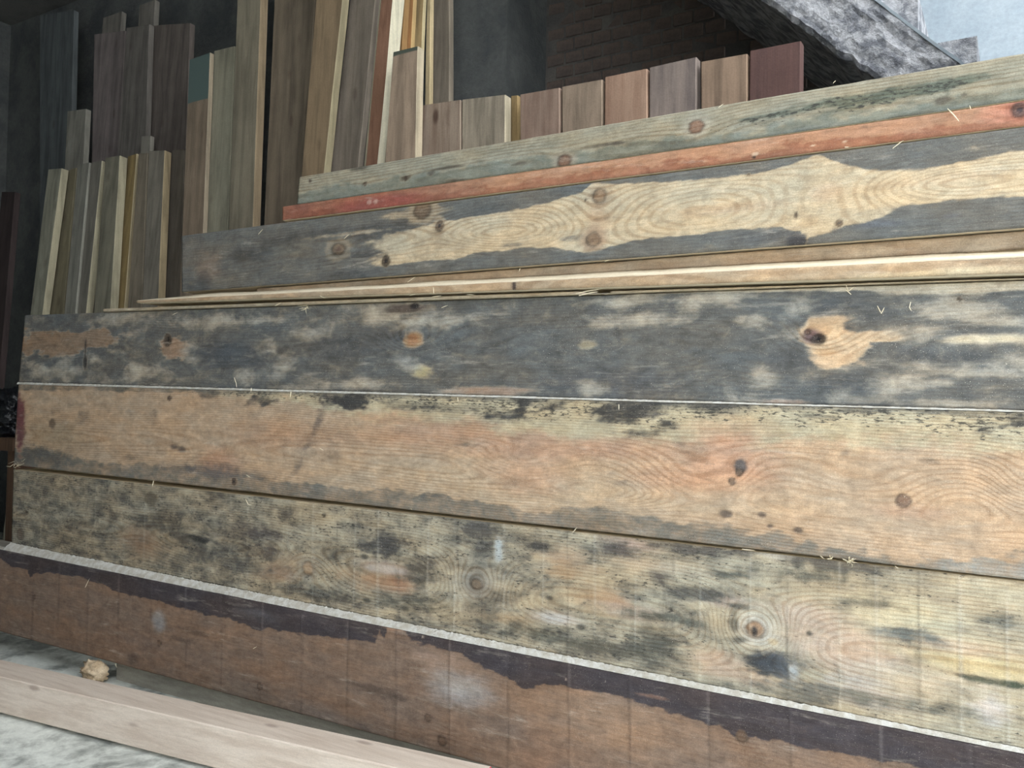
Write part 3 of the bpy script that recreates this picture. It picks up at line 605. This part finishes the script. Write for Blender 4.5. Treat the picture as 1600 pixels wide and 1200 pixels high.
for x, y, r in ((858, 934, 4), (1265, 990, 3.5), (908, 980, 5), (865, 990, 5), (573, 938, 5), (632, 950, 7), (570, 870, 4)): b.e(x, y, r * 1.5, r, .5, .8, .9, st=0, col=(76, 74, 66))
sx_ = np.random.RandomState(12)
for i in range(40):
    x = -3.8 + i * 0.1 + sx_.uniform(-.03, .03); g = np.exp(-((b.X + 0.015 * (b.Z - 0.5) - x) / sx_.uniform(.0015, .004)) ** 2) * sstep(0.25, 0.7, fbm(b.Z * 9, b.Z * 0 + i, 19) + 0.15)
    b.put((0.45 if i % 3 else 0.35) * g * (0.35 + 0.65 * sstep(-3.6, -1.2, b.X)), col=(222, 212, 190) if i % 3 else (96, 88, 76), scol=(170, 164, 150) if i % 3 else (70, 66, 60)); b.relief += 0.0012 * g
b.build('sawn_board', 'green and brown weathered board with round ringed knots', G, mat_board(6, 0.75, 0.6, 0.62, 0.24))
for p in ([(240, 751), (238, 762)], [(384, 780), (388, 788), (394, 789)], [(638, 788), (644, 797)], [(895, 832), (902, 824)], [(1160, 858), (1180, 860)], [(1279, 866), (1288, 873)], [(1398, 884), (1404, 888)]): splinter(Jb, p, 0.0013, out=.006)
tuft(Jb, 1326, 877, 14, 13, 5); tuft(Jb, 28, 724, 12, 20, 8); tuft(Jb, 1300, 872, 5, 9, 9)

# ---- K: brown board with purple black band, lowest
b = Kb = Board((0, 857), (1600, 1181), (500, 1125), (0, 986), Y=2.178, thick=0.13, seed=7, base=(144, 112, 90), stain=(70, 60, 64), x_left=-4.62)
b.rings(0.3, 0.07, 0.010, 0.02); b.gs[:] = 0.22
b.skew = np.interp(b.xs, [-4.6, -2.0, 0.0, 1.3], [-0.010, -0.001, 0.016, 0.0185])
dark = [(-60, 864), (0, 869), (20, 884), (45, 891), (50, 905), (56, 897), (90, 897), (133, 900), (160, 913), (187, 925), (233, 933), (290, 953), (350, 966), (400, 980), (475, 990), (550, 998), (587, 1002), (600, 996), (592, 980), (606, 977), (628, 984), (640, 998), (662, 1007), (719, 1020), (730, 1032), (775, 1050), (816, 1077), (850, 1070), (925, 1081), (985, 1092), (1000, 1102), (1075, 1121), (1131, 1141), (1157, 1162), (1180, 1151), (1232, 1162), (1300, 1178), (1375, 1193), (1600, 1240)]
dark = sorted(dark)
b.band(dark, True, 0.005, 0.030, st=1.0, gs=.15)
b.band([(0, 875), (60, 885), (200, 918), (330, 955), (500, 985), (800, 1060), (1600, 1230)], True, 0.03, 0.05, a=.25, st=1.0)
b.e(612, 978, 20, 8, .5, 1, .8, st=0.1, col=(176, 132, 106)); b.e(1020, 1090, 30, 3, .6, 1, .7, st=.2, col=(160, 110, 90)); b.e(590, 995, 16, 3, .6, 1, .6, st=.1)
b.e(520, 960, 60, 14, .6, .8, .5, scol=(88, 78, 82)); b.e(400, 960, 30, 8, .7, .8, .6, scol=(98, 94, 98))
b.e(250, 970, 9, 16, .6, .8, .8, col=(164, 162, 162)); b.e(715, 1075, 44, 22, .8, .8, .7, col=(180, 178, 178)); b.e(230, 1005, 60, 14, .7, 1, .5, col=(148, 116, 96)); b.e(680, 1030, 40, 14, .7, .8, .5, col=(190, 158, 138))
b.e(540, 1140, 120, 24, .7, .8, .6, col=(134, 118, 108)); b.e(380, 1080, 50, 20, .7, 1, .5, col=(120, 104, 90)); b.e(800, 1130, 40, 30, .7, 1, .4, col=(130, 104, 88)); b.e(940, 1130, 100, 40, .8, .8, .5, col=(186, 146, 114))
for x, y, rx, ry in ((610, 1085, 30, 7), (625, 1092, 14, 5), (300, 985, 30, 4), (285, 1000, 20, 4), (560, 1070, 30, 5), (115, 912, 5, 3), (210, 1030, 8, 10)): b.e(x, y, rx, ry, .6, 1.6, .7, col=(104, 82, 68))
for x, y, r in ((250, 1005, 5), (407, 1072, 6), (668, 1122, 6), (690, 1157, 8), (1157, 1152, 9), (56, 932, 3.5)): b.knot(x, y, r, (104, 84, 72), asp=1.0, swirl=3)
for x, y in ((660, 995), (883, 1063), (944, 1066)): b.e(x, y, 2, 3, .6, 1.5, .7, st=0, col=(205, 192, 184))
kx = [b.m(x, 1000)[0] for x in (51, 92, 137, 185, 237, 291, 347, 410, 473, 543, 620, 703, 793, 890, 985, 1107, 1236, 1376, 1520)]
for i, x in enumerate(kx):
    g = np.exp(-((b.X + 0.02 * (b.Z - 0.3) - x - 0.004 * (vnoise(b.Z * 9, b.Z * 0, i) - .5)) / 0.0034) ** 2)
    b.relief += 0.0016 * g * (1 if i % 3 else -1)
    b.put(0.55 * g * sstep(0.2, 0.7, fbm(b.Z * 12, b.Z * 0 + i, 9) + 0.25), col=(110, 86, 70), scol=(120, 108, 108) if i % 2 else (84, 74, 78))
b.build('sawn_board', 'brown board with a purple black band along its top, lowest of the stack', G, mat_board(7, 0.5, 0.35, 0.4), edge=M_GREYEDGE)
splinter(Kb, [(132, 921), (136, 912), (140, 904)], .0012, out=.01); splinter(Kb, [(180, 1037), (183, 1043)], .002, out=.01); splinter(Kb, [(395, 1014), (402, 1010)], .0012)

# ---- thin planks laid between C and H
def thin(tl, tr, br, bl, Y, thick, seed, base, stain, label, edge=M_SAWN, x_left=None, wane=None, st=0.25, fine=0.8, paint=None):
    b = Board(tl, tr, br, bl, Y=Y, thick=thick, right=0.6, seed=seed, base=base, stain=stain, fine=fine, x_left=x_left, dz=0.004, edge_wob=0.0015)
    b.rings(0.2, 0.08, 0.007, 0.004); b.gs[:] = 0.6; b.st[:] = st + 0.5 * b.n_lo
    if paint: paint(b)
    o = b.build('thin_plank', label, 'thin planks between the thick boards', mat_board(seed, 0.3, 0.5, 0.4), edge=edge)
    o['category'] = 'plank'
    if wane:      # sloping waney upper edge: a real chamfer running up and back
        dy, dzz = wane; V = []; Fc = []
        xs = b.xs[::3]; zt = np.interp(xs, b.X[:, -1], b.Z[:, -1])
        for i, x in enumerate(xs):
            k = min(1.0, (x - xs[0]) / 0.35 + 0.05)
            w = 0.8 + 0.5 * vnoise(np.array(x * 5), np.array(0.3), seed); r = 0.001 * (vnoise(np.array(x * 90), np.array(.1), seed + 2) - .5)
            V += [(x, Y + 0.002, zt[i] - 0.0015), (x, Y + dy * 0.5 * w * k + .003, zt[i] + dzz * 0.5 * w * k + r), (x, Y + dy * w * k + .004, zt[i] + dzz * w * k), (x, Y + dy * w * k + .004, zt[i] - 0.002)]
        for i in range(len(xs) - 1):
            for j in range(4):
                k = (j + 1) % 4; Fc.append((i * 4 + j, (i + 1) * 4 + j, (i + 1) * 4 + k, i * 4 + k))
        Fc += [(3, 2, 1, 0), tuple((len(xs) - 1) * 4 + j for j in range(4))]
        w = mesh_obj('waney_edge', V, Fc, M_WANE, o, True, origin=np.array(o.location)); w['label'] = 'pale sloping sawn wood edge'
    return b
M_WANE = M_SAWN  # same pale sawn wood as the other edges
def pD(b): pass
D_ = thin((400, 450), (1600, 359.5), (1600, 391), (400, 458), 2.218, 0.10, 11, (190, 160, 124), (160, 130, 98), 'tan plank wedged under the pale heartwood board', paint=pD)
def pE(b):
    b.e(803, 447, 4, 9, .4, .3, st=0, col=(78, 60, 52)); b.e(1480, 425, 120, 5, .6, 1, .7, st=0, col=(236, 208, 160))
E_ = thin((212, 469), (1600, 399), (1600, 428.5), (212, 474), 2.162, 0.14, 12, (204, 170, 130), (176, 140, 102), 'tan plank with a pale sawn upper edge running below the heartwood board', wane=(0.036, 0.0195), paint=pE)
def pF(b): b.e(920, 456, 24, 8, .4, .5, st=0, col=(238, 214, 194), gs=.1)
def pG(b): b.e(1005, 449, 6, 4, .4, .4, st=0, col=(96, 80, 70))
# the lower layer: one split plank on the left, another on the right
Fp = Board((160, 482), (1600, 427.5), (1600, 436), (160, 487.2), Y=2.186, thick=0.10, seed=13, base=(206, 184, 152), stain=(170, 146, 116), right=atY(940, 452, 2.186)[0], dz=.003)
Fp.rings(.2, .08, .007, .004); Fp.st[:] = .2; pF(Fp)
k = sstep(Fp.xs[-1] - 0.09, Fp.xs[-1], Fp.X); Fp.Z -= 0.010 * k * Fp.T * (0.6 + vnoise(Fp.X * 60, Fp.Z * 90, 3)); Fp.X += 0.03 * k * (1 - Fp.T) * vnoise(Fp.Z * 300, Fp.Z * 0, 4)
o = Fp.build('thin_plank', 'pale thin plank with a broken splintered end on the dark stained board', 'thin planks between the thick boards', mat_board(13, .3, .5, .4)); o['category'] = 'plank'
Gp = Board((948, 454), (1600, 433), (1600, 436.4), (946, 459.5), Y=2.192, thick=0.10, seed=14, base=(206, 178, 142), stain=(176, 146, 110), right=0.6, x_left=atY(952, 452, 2.192)[0], dz=.003)
Gp.rings(.2, .08, .007, .004); Gp.st[:] = .2; pG(Gp)
o = Gp.build('thin_plank', 'short thin plank butting against the splintered plank end', 'thin planks between the thick boards', mat_board(14, .3, .5, .4)); o['category'] = 'plank'
for p in ([(677, 449), (678, 460)], [(500, 462), (508, 466)], [(1100, 421), (1108, 423)], [(640, 462), (650, 459)], [(730, 460), (742, 461)]): splinter(E_, p, .001, out=.006)
for p in ([(900, 459), (918, 455), (938, 452)], [(905, 462), (925, 457), (935, 456)], [(430, 478), (440, 473)], [(676, 464), (690, 462)]): splinter(Fp, p, .0018, out=.006)
# ================================================================== SAWDUST LYING ON THE LEDGES
def dust_ridge(name, label, board, below, depth, h, seed, rise=0.0012, right=1.25, x0=None, fine=0.006):
    """loose sawdust along the step between two boards"""
    xs = np.arange(board.xs[0] + 0.01 if x0 is None else x0, right, fine)
    zt = np.interp(xs, board.X[:, -1], board.Z[:, -1]); rg = np.random.RandomState(seed)
    n = 6; V = []; Fc = []; zlow = np.interp(xs, below.xs, below.Z[:, 0], left=-9); sk = np.interp(xs, board.xs, board.skew); dep0 = depth
    for i, x in enumerate(xs):
        depth = dep0 - sk[i]
        hh = h * (0.45 + 0.9 * float(fbm(np.array(x * 14), np.array(.2), seed, 3)))
        hh = max(hh, zlow[i] - zt[i] + rise)
        for j in range(n):
            k = j / (n - 1)
            V.append((x, board.Y + sk[i] + 0.0005 + (depth - .0005) * k + (rg.uniform(-.0006, .0003) if j < n - 1 else 0), zt[i] + 0.0006 + hh * (k ** 0.6) * rg.uniform(.9, 1.08) * (1 if j else 0.1)))
        V.append((x, board.Y + sk[i] + depth, zt[i] + .0002))
    m = n + 1
    for i in range(len(xs) - 1):
        for j in range(m):
            k = (j + 1) % m; Fc.append((i * m + j, (i + 1) * m + j, (i + 1) * m + k, i * m + k))
    Fc += [tuple(range(m - 1, -1, -1)), tuple((len(xs) - 1) * m + j for j in range(m))]
    o = mesh_obj(name, V, Fc, M_DUST, smooth=False, origin=np.array([xs[0], board.Y, float(zt[0])]))
    return tag(o, label, 'sawdust', kind='stuff')
dust_ridge('sawdust', 'white sawdust lying along the ledge of the lowest brown board', Kb, Jb, 0.0215, 0.005, 1, x0=-4.3)
dust_ridge('sawdust', 'thin line of pale sawdust along the top of the peach board', Ib, Hb, 0.0046, 0.0014, 2, 0.0004)

# ================================================================== PALE TIMBER IN FRONT
def front_timber():
    # bottom front edge lies on the floor, measured from the photograph
    p = atZ(0, 1114, 0.012); q = atZ(310, 1194, 0.012)
    d = (q - p) / np.linalg.norm(q - p); nrm = np.array([-d[1], d[0], 0])     # to the back
    # height from the front top edge above p
    v = ray(0, 1057); t = np.dot(p, nrm) / np.dot(v, nrm); zt = EYE + v[2] * t
    v2 = ray(0, 1030); t2 = (zt - EYE) / v2[2]; w = np.dot(v2 * t2 - p, nrm)
    v3 = ray(776, 1190); t3 = (zt - EYE) / v3[2]; L = np.dot(v3 * t3 - p, d)
    h = zt - 0.012; x0 = -0.75
    n = 260; s = np.concatenate([np.linspace(x0, L, n)])
    prof = []; bev = 0.004
    for (a, b_) in ((0, 0), (0, h), (w, h), (w, 0)): pass
    pr = [(0, bev)] + [(0, h * k) for k in np.linspace(.1, .9, 12)] + [(0, h - bev), (bev, h)] + [(w * k, h) for k in np.linspace(.06, .94, 12)] + [(w - bev, h), (w, h - bev), (w, bev), (w - bev, 0), (bev, 0)]
    m = len(pr); V = []; Fc = []; slots = []
    for i, u in enumerate(s):
        for (a, z) in pr:
            wob = 0.0015 * float(fbm(np.array(u * 5), np.array(z * 20 + a * 9), 5, 2)); V.append(p + d * u + nrm * (a - wob) + np.array([0, 0, z]))
    for i in range(n - 1):
        for j in range(m):
            k = (j + 1) % m; Fc.append((i * m + j, (i + 1) * m + j, (i + 1) * m + k, i * m + k)); slots.append(0)
    Fc += [tuple(range(m - 1, -1, -1)), tuple((n - 1) * m + j for j in range(m))]; slots += [1, 1]
    org = p + d * x0; org[2] = 0.0
    o = mesh_obj('square_timber', V, Fc, [M_TIMBER, M_REDEND], smooth=False, slots=slots, origin=org)
    tag(o, 'pale square timber lying on the floor in front of the board stack', 'timber')
    return p, d, nrm, h, w, L
def mat_timber(ca=(216, 203, 190), cb=(198, 182, 168)):
    t = NT('pale_planed_timber'); co = t.coords((4, 2, 1))
    n1 = t.noise(t.vmul(co, (3, 40, 40)), 1, 4, .6, .3); n2 = t.noise(t.vmul(co, (20, 260, 260)), 1, 3); n3 = t.noise(co, 260, 2, .6)
    col = t.mix(t.ss(.35, .7, n1), lin(ca), lin(cb))
    vo = t.n('ShaderNodeTexVoronoi'); t.link(t.vmul(co, (3.2, 9, 9)), vo.inputs['Vector']); vo.inputs['Scale'].default_value = 1.0
    col = t.mix(t.ss(.13, .05, vo.outputs['Distance'], 0, .5), col, lin((120, 96, 88)))
    v = t.math('MULTIPLY', t.math('MULTIPLY_ADD', n2, .3, .85), t.math('MULTIPLY_ADD', n3, .3, .85)); vv = t.n('ShaderNodeCombineColor'); [t.link(v, vv.inputs[i]) for i in range(3)]
    t.base(t.mix(1.0, col, vv.outputs[0], 'MULTIPLY')); t.bump(t.math('ADD', n2, n3), .25, .002); t.b.inputs['Roughness'].default_value = .7
    return t.m
M_TIMBER = mat_timber(); M_REDEND = mat_edge('red_painted_end', (196, 70, 84), (170, 60, 72))
TP, TD, TN, TH, TW, TL = front_timber()

def lumpy(name, c, r, squash, seed, mat, label, cat, sub=4, amp=0.35, freq=3.0, drop=True):
    bm = bmesh.new(); bmesh.ops.create_icosphere(bm, subdivisions=sub, radius=1.0)
    for v in bm.verts:
        q = v.co
        nz = float(fbm(np.array(q.x * freq + 7), np.array(q.y * freq + q.z * 2.3 * freq), seed, 4)) - 0.5
        nz2 = float(fbm(np.array(q.z * freq * 2 + 3), np.array(q.x * 2 * freq - q.y * freq), seed + 5, 3)) - 0.5
        k = 1 + amp * nz * 2 + amp * 0.7 * nz2
        v.co = Vector((q.x * r * squash[0] * k, q.y * r * squash[1] * k, max(-r * squash[2] * .8, q.z * r * squash[2] * k)))
    zmin = min(v.co.z for v in bm.verts)
    for v in bm.verts: v.co.z -= zmin
    me = bpy.data.meshes.new(name); bm.to_mesh(me); bm.free(); me.materials.append(mat)
    for p in me.polygons: p.use_smooth = True
    o = bpy.data.objects.new(name, me); COL.objects.link(o); o.location = c
    return tag(o, label, cat)
M_LUMP = mat_rough('crumbly_wood_waste', (232, 212, 182), (206, 180, 146), 30, 1.0, .006, 160)
g = atZ(149, 1056, 0.0); g = atZ(149, 1066, 0.0)
lumpy('clump', (g[0], g[1] - 0.005, 0), 0.051, (1.1, .8, .95), 3, M_LUMP, 'pale crumbly clump of wood waste under the lowest board', 'wood waste', 4, .45, 3.4)

# bearers that carry the stack clear of the floor
kz = float(np.interp(0, Kb.xs, Kb.Z[:, 0]))
for x in (-4.45,):
    zb = float(np.interp(x, Kb.xs, Kb.Z[:, 0])) - 0.002
    v, f = box_data(x - .05, x + .05, 2.2, 2.36, 0, zb)
    tag(mesh_obj('bearer', v, f, M_GREYEDGE, origin=np.array([x, 2.28, 0])), 'short grey timber bearer under the far end of the lowest board', 'timber')

v, f = box_data(-3.2, 1.2, 2.235, 2.30, 0, float(Kb.Z[:, 0].min()) - 0.002)  # timber added under the stack to keep the gap dark
tag(mesh_obj('gap_shade_timber', v, f, M_GREYEDGE, origin=np.array([-1.0, 2.27, 0])), 'long grey timber added under the lowest board to darken the gap', 'timber')

# ================================================================== UPRIGHT PLANKS LEANING BEHIND
def plank(top, bot, Y, lean=0.06, thick=0.045, front=(150, 138, 118), side=None, dark=None, knots=0.3, tip=None, tip_px=None, ztop=None, seed=0,
          label='', group=None, bark=False, tilt_end=0.0, name='plank'):
    """top = ((xl, yl), (xr, yr)) upper corners of the front face, bot = ((xl, yl), (xr, yr)) lower visible points; foot on the floor"""
    a, b_ = atY(*top[0], Y, lean), atY(*top[1], Y, lean); c, d = atY(*bot[0], Y, lean), atY(*bot[1], Y, lean)
    def foot(p, q): t = (0 - q[2]) / (p[2] - q[2]); return q + (p - q) * t
    def head(p, q, z): t = (z - q[2]) / (p[2] - q[2]); return q + (p - q) * t
    c0, d0 = foot(a, c), foot(b_, d)
    if ztop is not None: a, b_ = head(a, c, ztop + 0.02 * tilt_end), head(b_, d, ztop)
    n = 14; V = []; Fc = []; slots = []
    rg = np.random.RandomState(seed + 100)
    bev = 0.004; ks = np.linspace(0, 1, n)
    back = np.array([0, 1.0, -lean]); back /= np.linalg.norm(back)
    for i, k in enumerate(ks):
        L = c0 + (a - c0) * k; R_ = d0 + (b_ - d0) * k; ex = (R_ - L); w = np.linalg.norm(ex); ex = ex / w
        j = 0.0025 * (rg.rand(2) - .5)
        ins = 0.0018 if name == 'upright_board' else 0.0022
        w0, w1 = ins + j[0], w - ins + j[1]
        e = bev if 0 < i < n - 1 else bev
        if bark:
            pr = [(w0, .018), (w0 + w * .17 + .006 * rg.rand(), 0.0), (w1 - w * .2 - .006 * rg.rand(), 0.0), (w1, .018), (w1, thick), (w0, thick)]
        else:
            pr = [(w0, e), (w0 + e, 0), (w1 - e, 0), (w1, e), (w1, thick - e), (w1 - e, thick), (w0 + e, thick), (w0, thick - e)]
        for (u, t) in pr: V.append(L + ex * u + back * t)
    m = len(pr)
    for i in range(n - 1):
        for j in range(m):
            k = (j + 1) % m; Fc.append((i * m + j, i * m + k, (i + 1) * m + k, (i + 1) * m + j))
            slots.append((0 if j == 1 else 1) if bark else (0 if j in (0, 1) or j >= 5 else 1))
    Fc += [tuple(range(m - 1, -1, -1)), tuple((n - 1) * m + j for j in range(m))]; slots += [1, 1]
    org = (c0 + d0) / 2
    tz = 0.0
    if tip: tz = atY(*tip_px, Y, lean)[2] 
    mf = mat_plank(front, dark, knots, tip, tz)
    ms = mat_plank(side or tuple(min(255, x * 1.12) for x in front), None, 0.0)  # side colour lighter than the front, daylight on the sides put into it
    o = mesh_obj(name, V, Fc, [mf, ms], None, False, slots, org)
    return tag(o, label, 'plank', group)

PALE = (182, 174, 148)  # sawn sides, lightened further for the daylight falling on them
GL = 'short planks leaning at the dark end'
LD = 0.085
# short front row at the dark end
plank(((75, 265), (97, 263)), ((47, 490), (67, 489)), 3.06, LD, .05, (149, 147, 131), PALE, seed=1, label='outermost grey plank of the short row, with a yellow sawn edge lightened as if lit', group=GL)
plank(((102, 268), (119, 262)), ((76, 490), (99, 489)), 3.13, LD, .04, (131, 123, 101), seed=2, label='recessed olive brown plank beside the bright edged outermost plank', group=GL)
plank(((121, 257), (140, 254)), ((100, 490), (118, 489)), 3.09, LD, .04, (139, 137, 127), seed=3, label='plain grey plank of the short row beside the recessed olive plank', group=GL)
plank(((142, 254), (160, 251)), ((121, 490), (135, 489)), 3.10, LD, .05, (127, 123, 113), PALE, seed=4, label='dark grey plank of the short row showing a thin pale tapering edge lightened as if lit', group=GL)
plank(((164, 247), (188, 243)), ((146, 488), (173, 484)), 3.10, LD, .055, (133, 129, 113), PALE, seed=5, label='dull plank of the short row with a broad cream sawn edge lightened as if lit', group=GL)
plank(((199, 245), (214, 240)), ((183, 480), (195, 479)), 3.17, LD, .035, (151, 131, 91), (200, 184, 150), seed=6, label='narrow yellow brown plank between grey planks of the short row', group=GL)
plank(((216, 240), (231, 239)), ((199, 480), (221, 478)), 3.14, LD, .03, (137, 127, 111), seed=7, label='narrow brown grey plank of the short row beside the rounded one', group=GL)
plank(((232, 236), (258, 235)), ((222, 470), (248, 466)), 3.12, LD, .05, (135, 129, 117), (176, 158, 126), seed=8, label='brown grey plank of the short row with a rough rounded edge', group=GL)
plank(((268, 235), (288, 233)), ((256, 465), (283, 462)), 3.20, LD, .03, (111, 103, 93), seed=9, label='dark recessed plank at the end of the short row beside the teal tipped one', group=GL)
# taller planks behind them in the dark
GD = 'tall planks in the dark corner'
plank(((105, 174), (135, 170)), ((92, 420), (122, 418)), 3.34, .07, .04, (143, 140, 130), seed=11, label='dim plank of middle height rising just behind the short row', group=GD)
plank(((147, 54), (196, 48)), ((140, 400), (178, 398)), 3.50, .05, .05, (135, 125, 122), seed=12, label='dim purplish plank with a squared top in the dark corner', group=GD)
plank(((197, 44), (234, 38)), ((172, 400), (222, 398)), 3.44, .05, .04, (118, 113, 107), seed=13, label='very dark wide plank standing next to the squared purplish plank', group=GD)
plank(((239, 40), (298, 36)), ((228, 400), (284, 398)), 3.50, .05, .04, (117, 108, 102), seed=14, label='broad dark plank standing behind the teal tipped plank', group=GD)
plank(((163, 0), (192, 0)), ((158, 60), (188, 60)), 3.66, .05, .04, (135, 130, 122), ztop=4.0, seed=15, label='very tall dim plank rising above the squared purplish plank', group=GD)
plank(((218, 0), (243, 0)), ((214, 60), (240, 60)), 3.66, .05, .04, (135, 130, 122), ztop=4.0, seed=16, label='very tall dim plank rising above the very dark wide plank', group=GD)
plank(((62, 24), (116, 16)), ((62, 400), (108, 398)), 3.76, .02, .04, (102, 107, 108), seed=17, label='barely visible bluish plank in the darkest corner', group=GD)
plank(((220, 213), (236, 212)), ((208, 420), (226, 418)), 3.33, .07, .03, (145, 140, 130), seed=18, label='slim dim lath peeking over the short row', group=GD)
plank(((2, 300), (24, 300)), ((-22, 560), (2, 560)), 3.0, .085, .04, (61, 52, 51), seed=19, label='dim reddish brown plank leaning apart near the left wall', group=GD)  # front colour darkened to stand for the shade of the corner
# tall planks in the middle
GM = 'tall planks leaning behind the stack'
LM = 0.055
plank(((295, 94), (329, 82)), ((284, 366), (318, 362)), 3.16, .045, .03, (142, 126, 108), (172, 158, 136), tip=(88, 104, 100), tip_px=(312, 157), seed=21, label='tall brown plank with a teal painted tip', group=GM)
plank(((334, 80), (367, 72)), ((322, 362), (356, 353)), 3.20, .045, .04, (150, 146, 128), seed=22, label='tall grey plank standing right beside the teal tipped plank', group=GM)
plank(((370, 0), (408, 0)), ((357, 352), (396, 346)), 3.18, .035, .055, (140, 132, 114), (156, 138, 112), ztop=3.95, seed=23, label='very tall plank next to the shorter grey plank, with a tan edge', group=GM)
plank(((428, 0), (492, 0)), ((412, 345), (474, 335)), 3.26, .035, .04, (128, 116, 100), ztop=3.95, seed=24, label='very tall wide brown plank next to the tan edged one', group=GM)
plank(((493, 0), (536, 0)), ((470, 276), (507, 270)), 3.06, .055, .05, (146, 126, 100), (180, 168, 136), ztop=3.95, seed=25, label='very tall olive brown plank with pale edges', group=GM)
plank(((546, 0), (587, 0)), ((516, 270), (560, 263)), 3.14, .055, .04, (136, 126, 114), ztop=3.95, seed=26, label='very tall flat grey brown plank beside the bark faced plank', group=GM)
plank(((589, 0), (622, 0)), ((564, 262), (597, 257)), 3.02, .055, .05, (138, 104, 84), (226, 218, 192), dark=(112, 82, 66), knots=0.0, ztop=3.95, seed=27, bark=True, label='very tall plank with reddish bark face between white sapwood edges', group=GM)
plank(((613, 82), (654, 72)), ((600, 258), (650, 248)), 2.98, .035, .05, (164, 144, 124), (192, 178, 152), tip=(80, 86, 76), tip_px=(630, 84), seed=28, label='shorter pinkish plank with a dark green tip and a cream edge', group=GM)
plank(((622, 0), (634, 0)), ((614, 120), (626, 120)), 3.24, .05, .04, (160, 126, 84), ztop=3.95, seed=29, label='slim golden brown batten behind the green tipped plank', group=GM)
plank(((635, 0), (647, 0)), ((628, 120), (641, 120)), 3.29, .05, .03, (184, 138, 92), (200, 170, 120), ztop=3.95, seed=30, label='slim orange batten behind the green tipped plank', group=GM)
plank(((649, 0), (663, 0)), ((643, 120), (658, 120)), 3.34, .05, .025, (172, 150, 110), (206, 190, 150), ztop=3.95, seed=31, label='slim straw coloured batten behind the green tipped plank', group=GM)
plank(((666, 0), (674, 0)), ((662, 200), (672, 200)), 3.42, .04, .03, (190, 172, 136), ztop=3.95, seed=32, label='very slim pale batten beside the grey plank at the pier', group=GM)
plank(((676, 0), (703, 0)), ((674, 180), (703, 180)), 3.60, .02, .04, (136, 126, 112), ztop=3.95, seed=33, label='tall grey brown plank standing against the plaster pier', group=GM)
# row of upright boards close behind the stack
GR = 'upright boards close behind the stack'
Yr = 3.05; LR = 0.02
row = [(((657, 165), (720, 156)), (658, 720), 0.05, (176, 156, 136), (140, 116, 100), 'stained upright board beside the green tipped plank, with drip marks', .06, .8),
       (((721, 156), (790, 148)), (721, 789), 0.05, (182, 168, 146), None, 'pale upright board with a cream side next to the narrow gold strip', .05, .5),
       (((797, 150), (810, 149)), (797, 810), 0.115, (186, 156, 106), None, 'narrow gold upright strip between two wide boards', .04, 0),
       (((812, 148), (875, 137)), (811, 875), 0.05, (172, 146, 128), (146, 118, 102), 'pinkish upright board with a dark smudge near its foot', .04, .5),
       (((877, 136), (942, 124)), (876, 943), 0.05, (172, 150, 128), None, 'tan upright board between two pinkish upright boards', .04, .4),
       (((944, 121), (1012, 107)), (944, 1013), 0.05, (184, 150, 126), (160, 124, 102), 'warm peach upright board with a slightly raised top', .04, .3),
       (((1014, 106), (1089, 89)), (1014, 1089), 0.05, (156, 140, 130), (120, 108, 104), 'grey stained upright board standing a little taller than its neighbours', .05, .6),
       (((1094, 97), (1168, 84)), (1093, 1169), 0.05, (170, 142, 118), None, 'brown upright board beside the darkest one of the row', .04, .3),
       (((1170, 80), (1252, 64)), (1170, 1252), 0.05, (112, 82, 76), (92, 70, 68), 'dark reddish upright board under the stair', .05, .1)]
for i, (tp, bx, dy, fc, dk, lb, th, kn) in enumerate(row):
    k_ = 0.85; ds = lambda c: tuple(k_ * (0.9 * v + 0.1 * sum(c) / 3) for v in c); fc = ds(fc); dk = ds(dk) if dk else tuple(v * .72 for v in fc)
    plank(tp, ((tp[0][0], 260), (tp[1][0], 260)), Yr + dy, LR, th, fc, (196, 184, 158) if i == 1 else None, dk, kn, seed=50 + i, label=lb, group=GR, name='upright_board')

# ================================================================== DARK END: black plastic sack on a low bench
M_BLACK = NT('black_plastic'); M_BLACK.base(lin((22, 24, 28))); M_BLACK.b.inputs['Roughness'].default_value = .28; M_BLACK.b.inputs['Specular IOR Level'].default_value = .5
n_ = M_BLACK.noise(M_BLACK.coords(), 14, 4, .6, 1.0); M_BLACK.bump(n_, .8, .02); M_BLACK = M_BLACK.m
M_BENCH = mat_plank((96, 74, 58), None, .3)
tp = atY(4, 684, 2.75)
bench = bpy.data.objects.new('bench', None); COL.objects.link(bench); bench.location = (tp[0] - .35, 2.95, 0); tag(bench, 'low dark brown wooden bench beyond the end of the stack', 'bench')
bo = np.array(bench.location)
for nm, bx_ in (('bench_top', (tp[0] - .85, tp[0] + .16, 2.72, 3.02, tp[2] - .07, tp[2])), ('leg', (tp[0] - .8, tp[0] - .72, 2.76, 2.98, 0, tp[2] - .07)), ('leg', (tp[0] + .04, tp[0] + .12, 2.76, 2.98, 0, tp[2] - .07))):
    v, f = box_data(*bx_); mesh_obj(nm, v, f, M_BENCH, bench, origin=bo)
lumpy('plastic_sack', (tp[0] - .12, 2.87, tp[2]), .17, (1.3, .7, .9), 11, M_BLACK, 'crumpled black plastic sack on the dark bench', 'sack', 5, .35, 4.2)
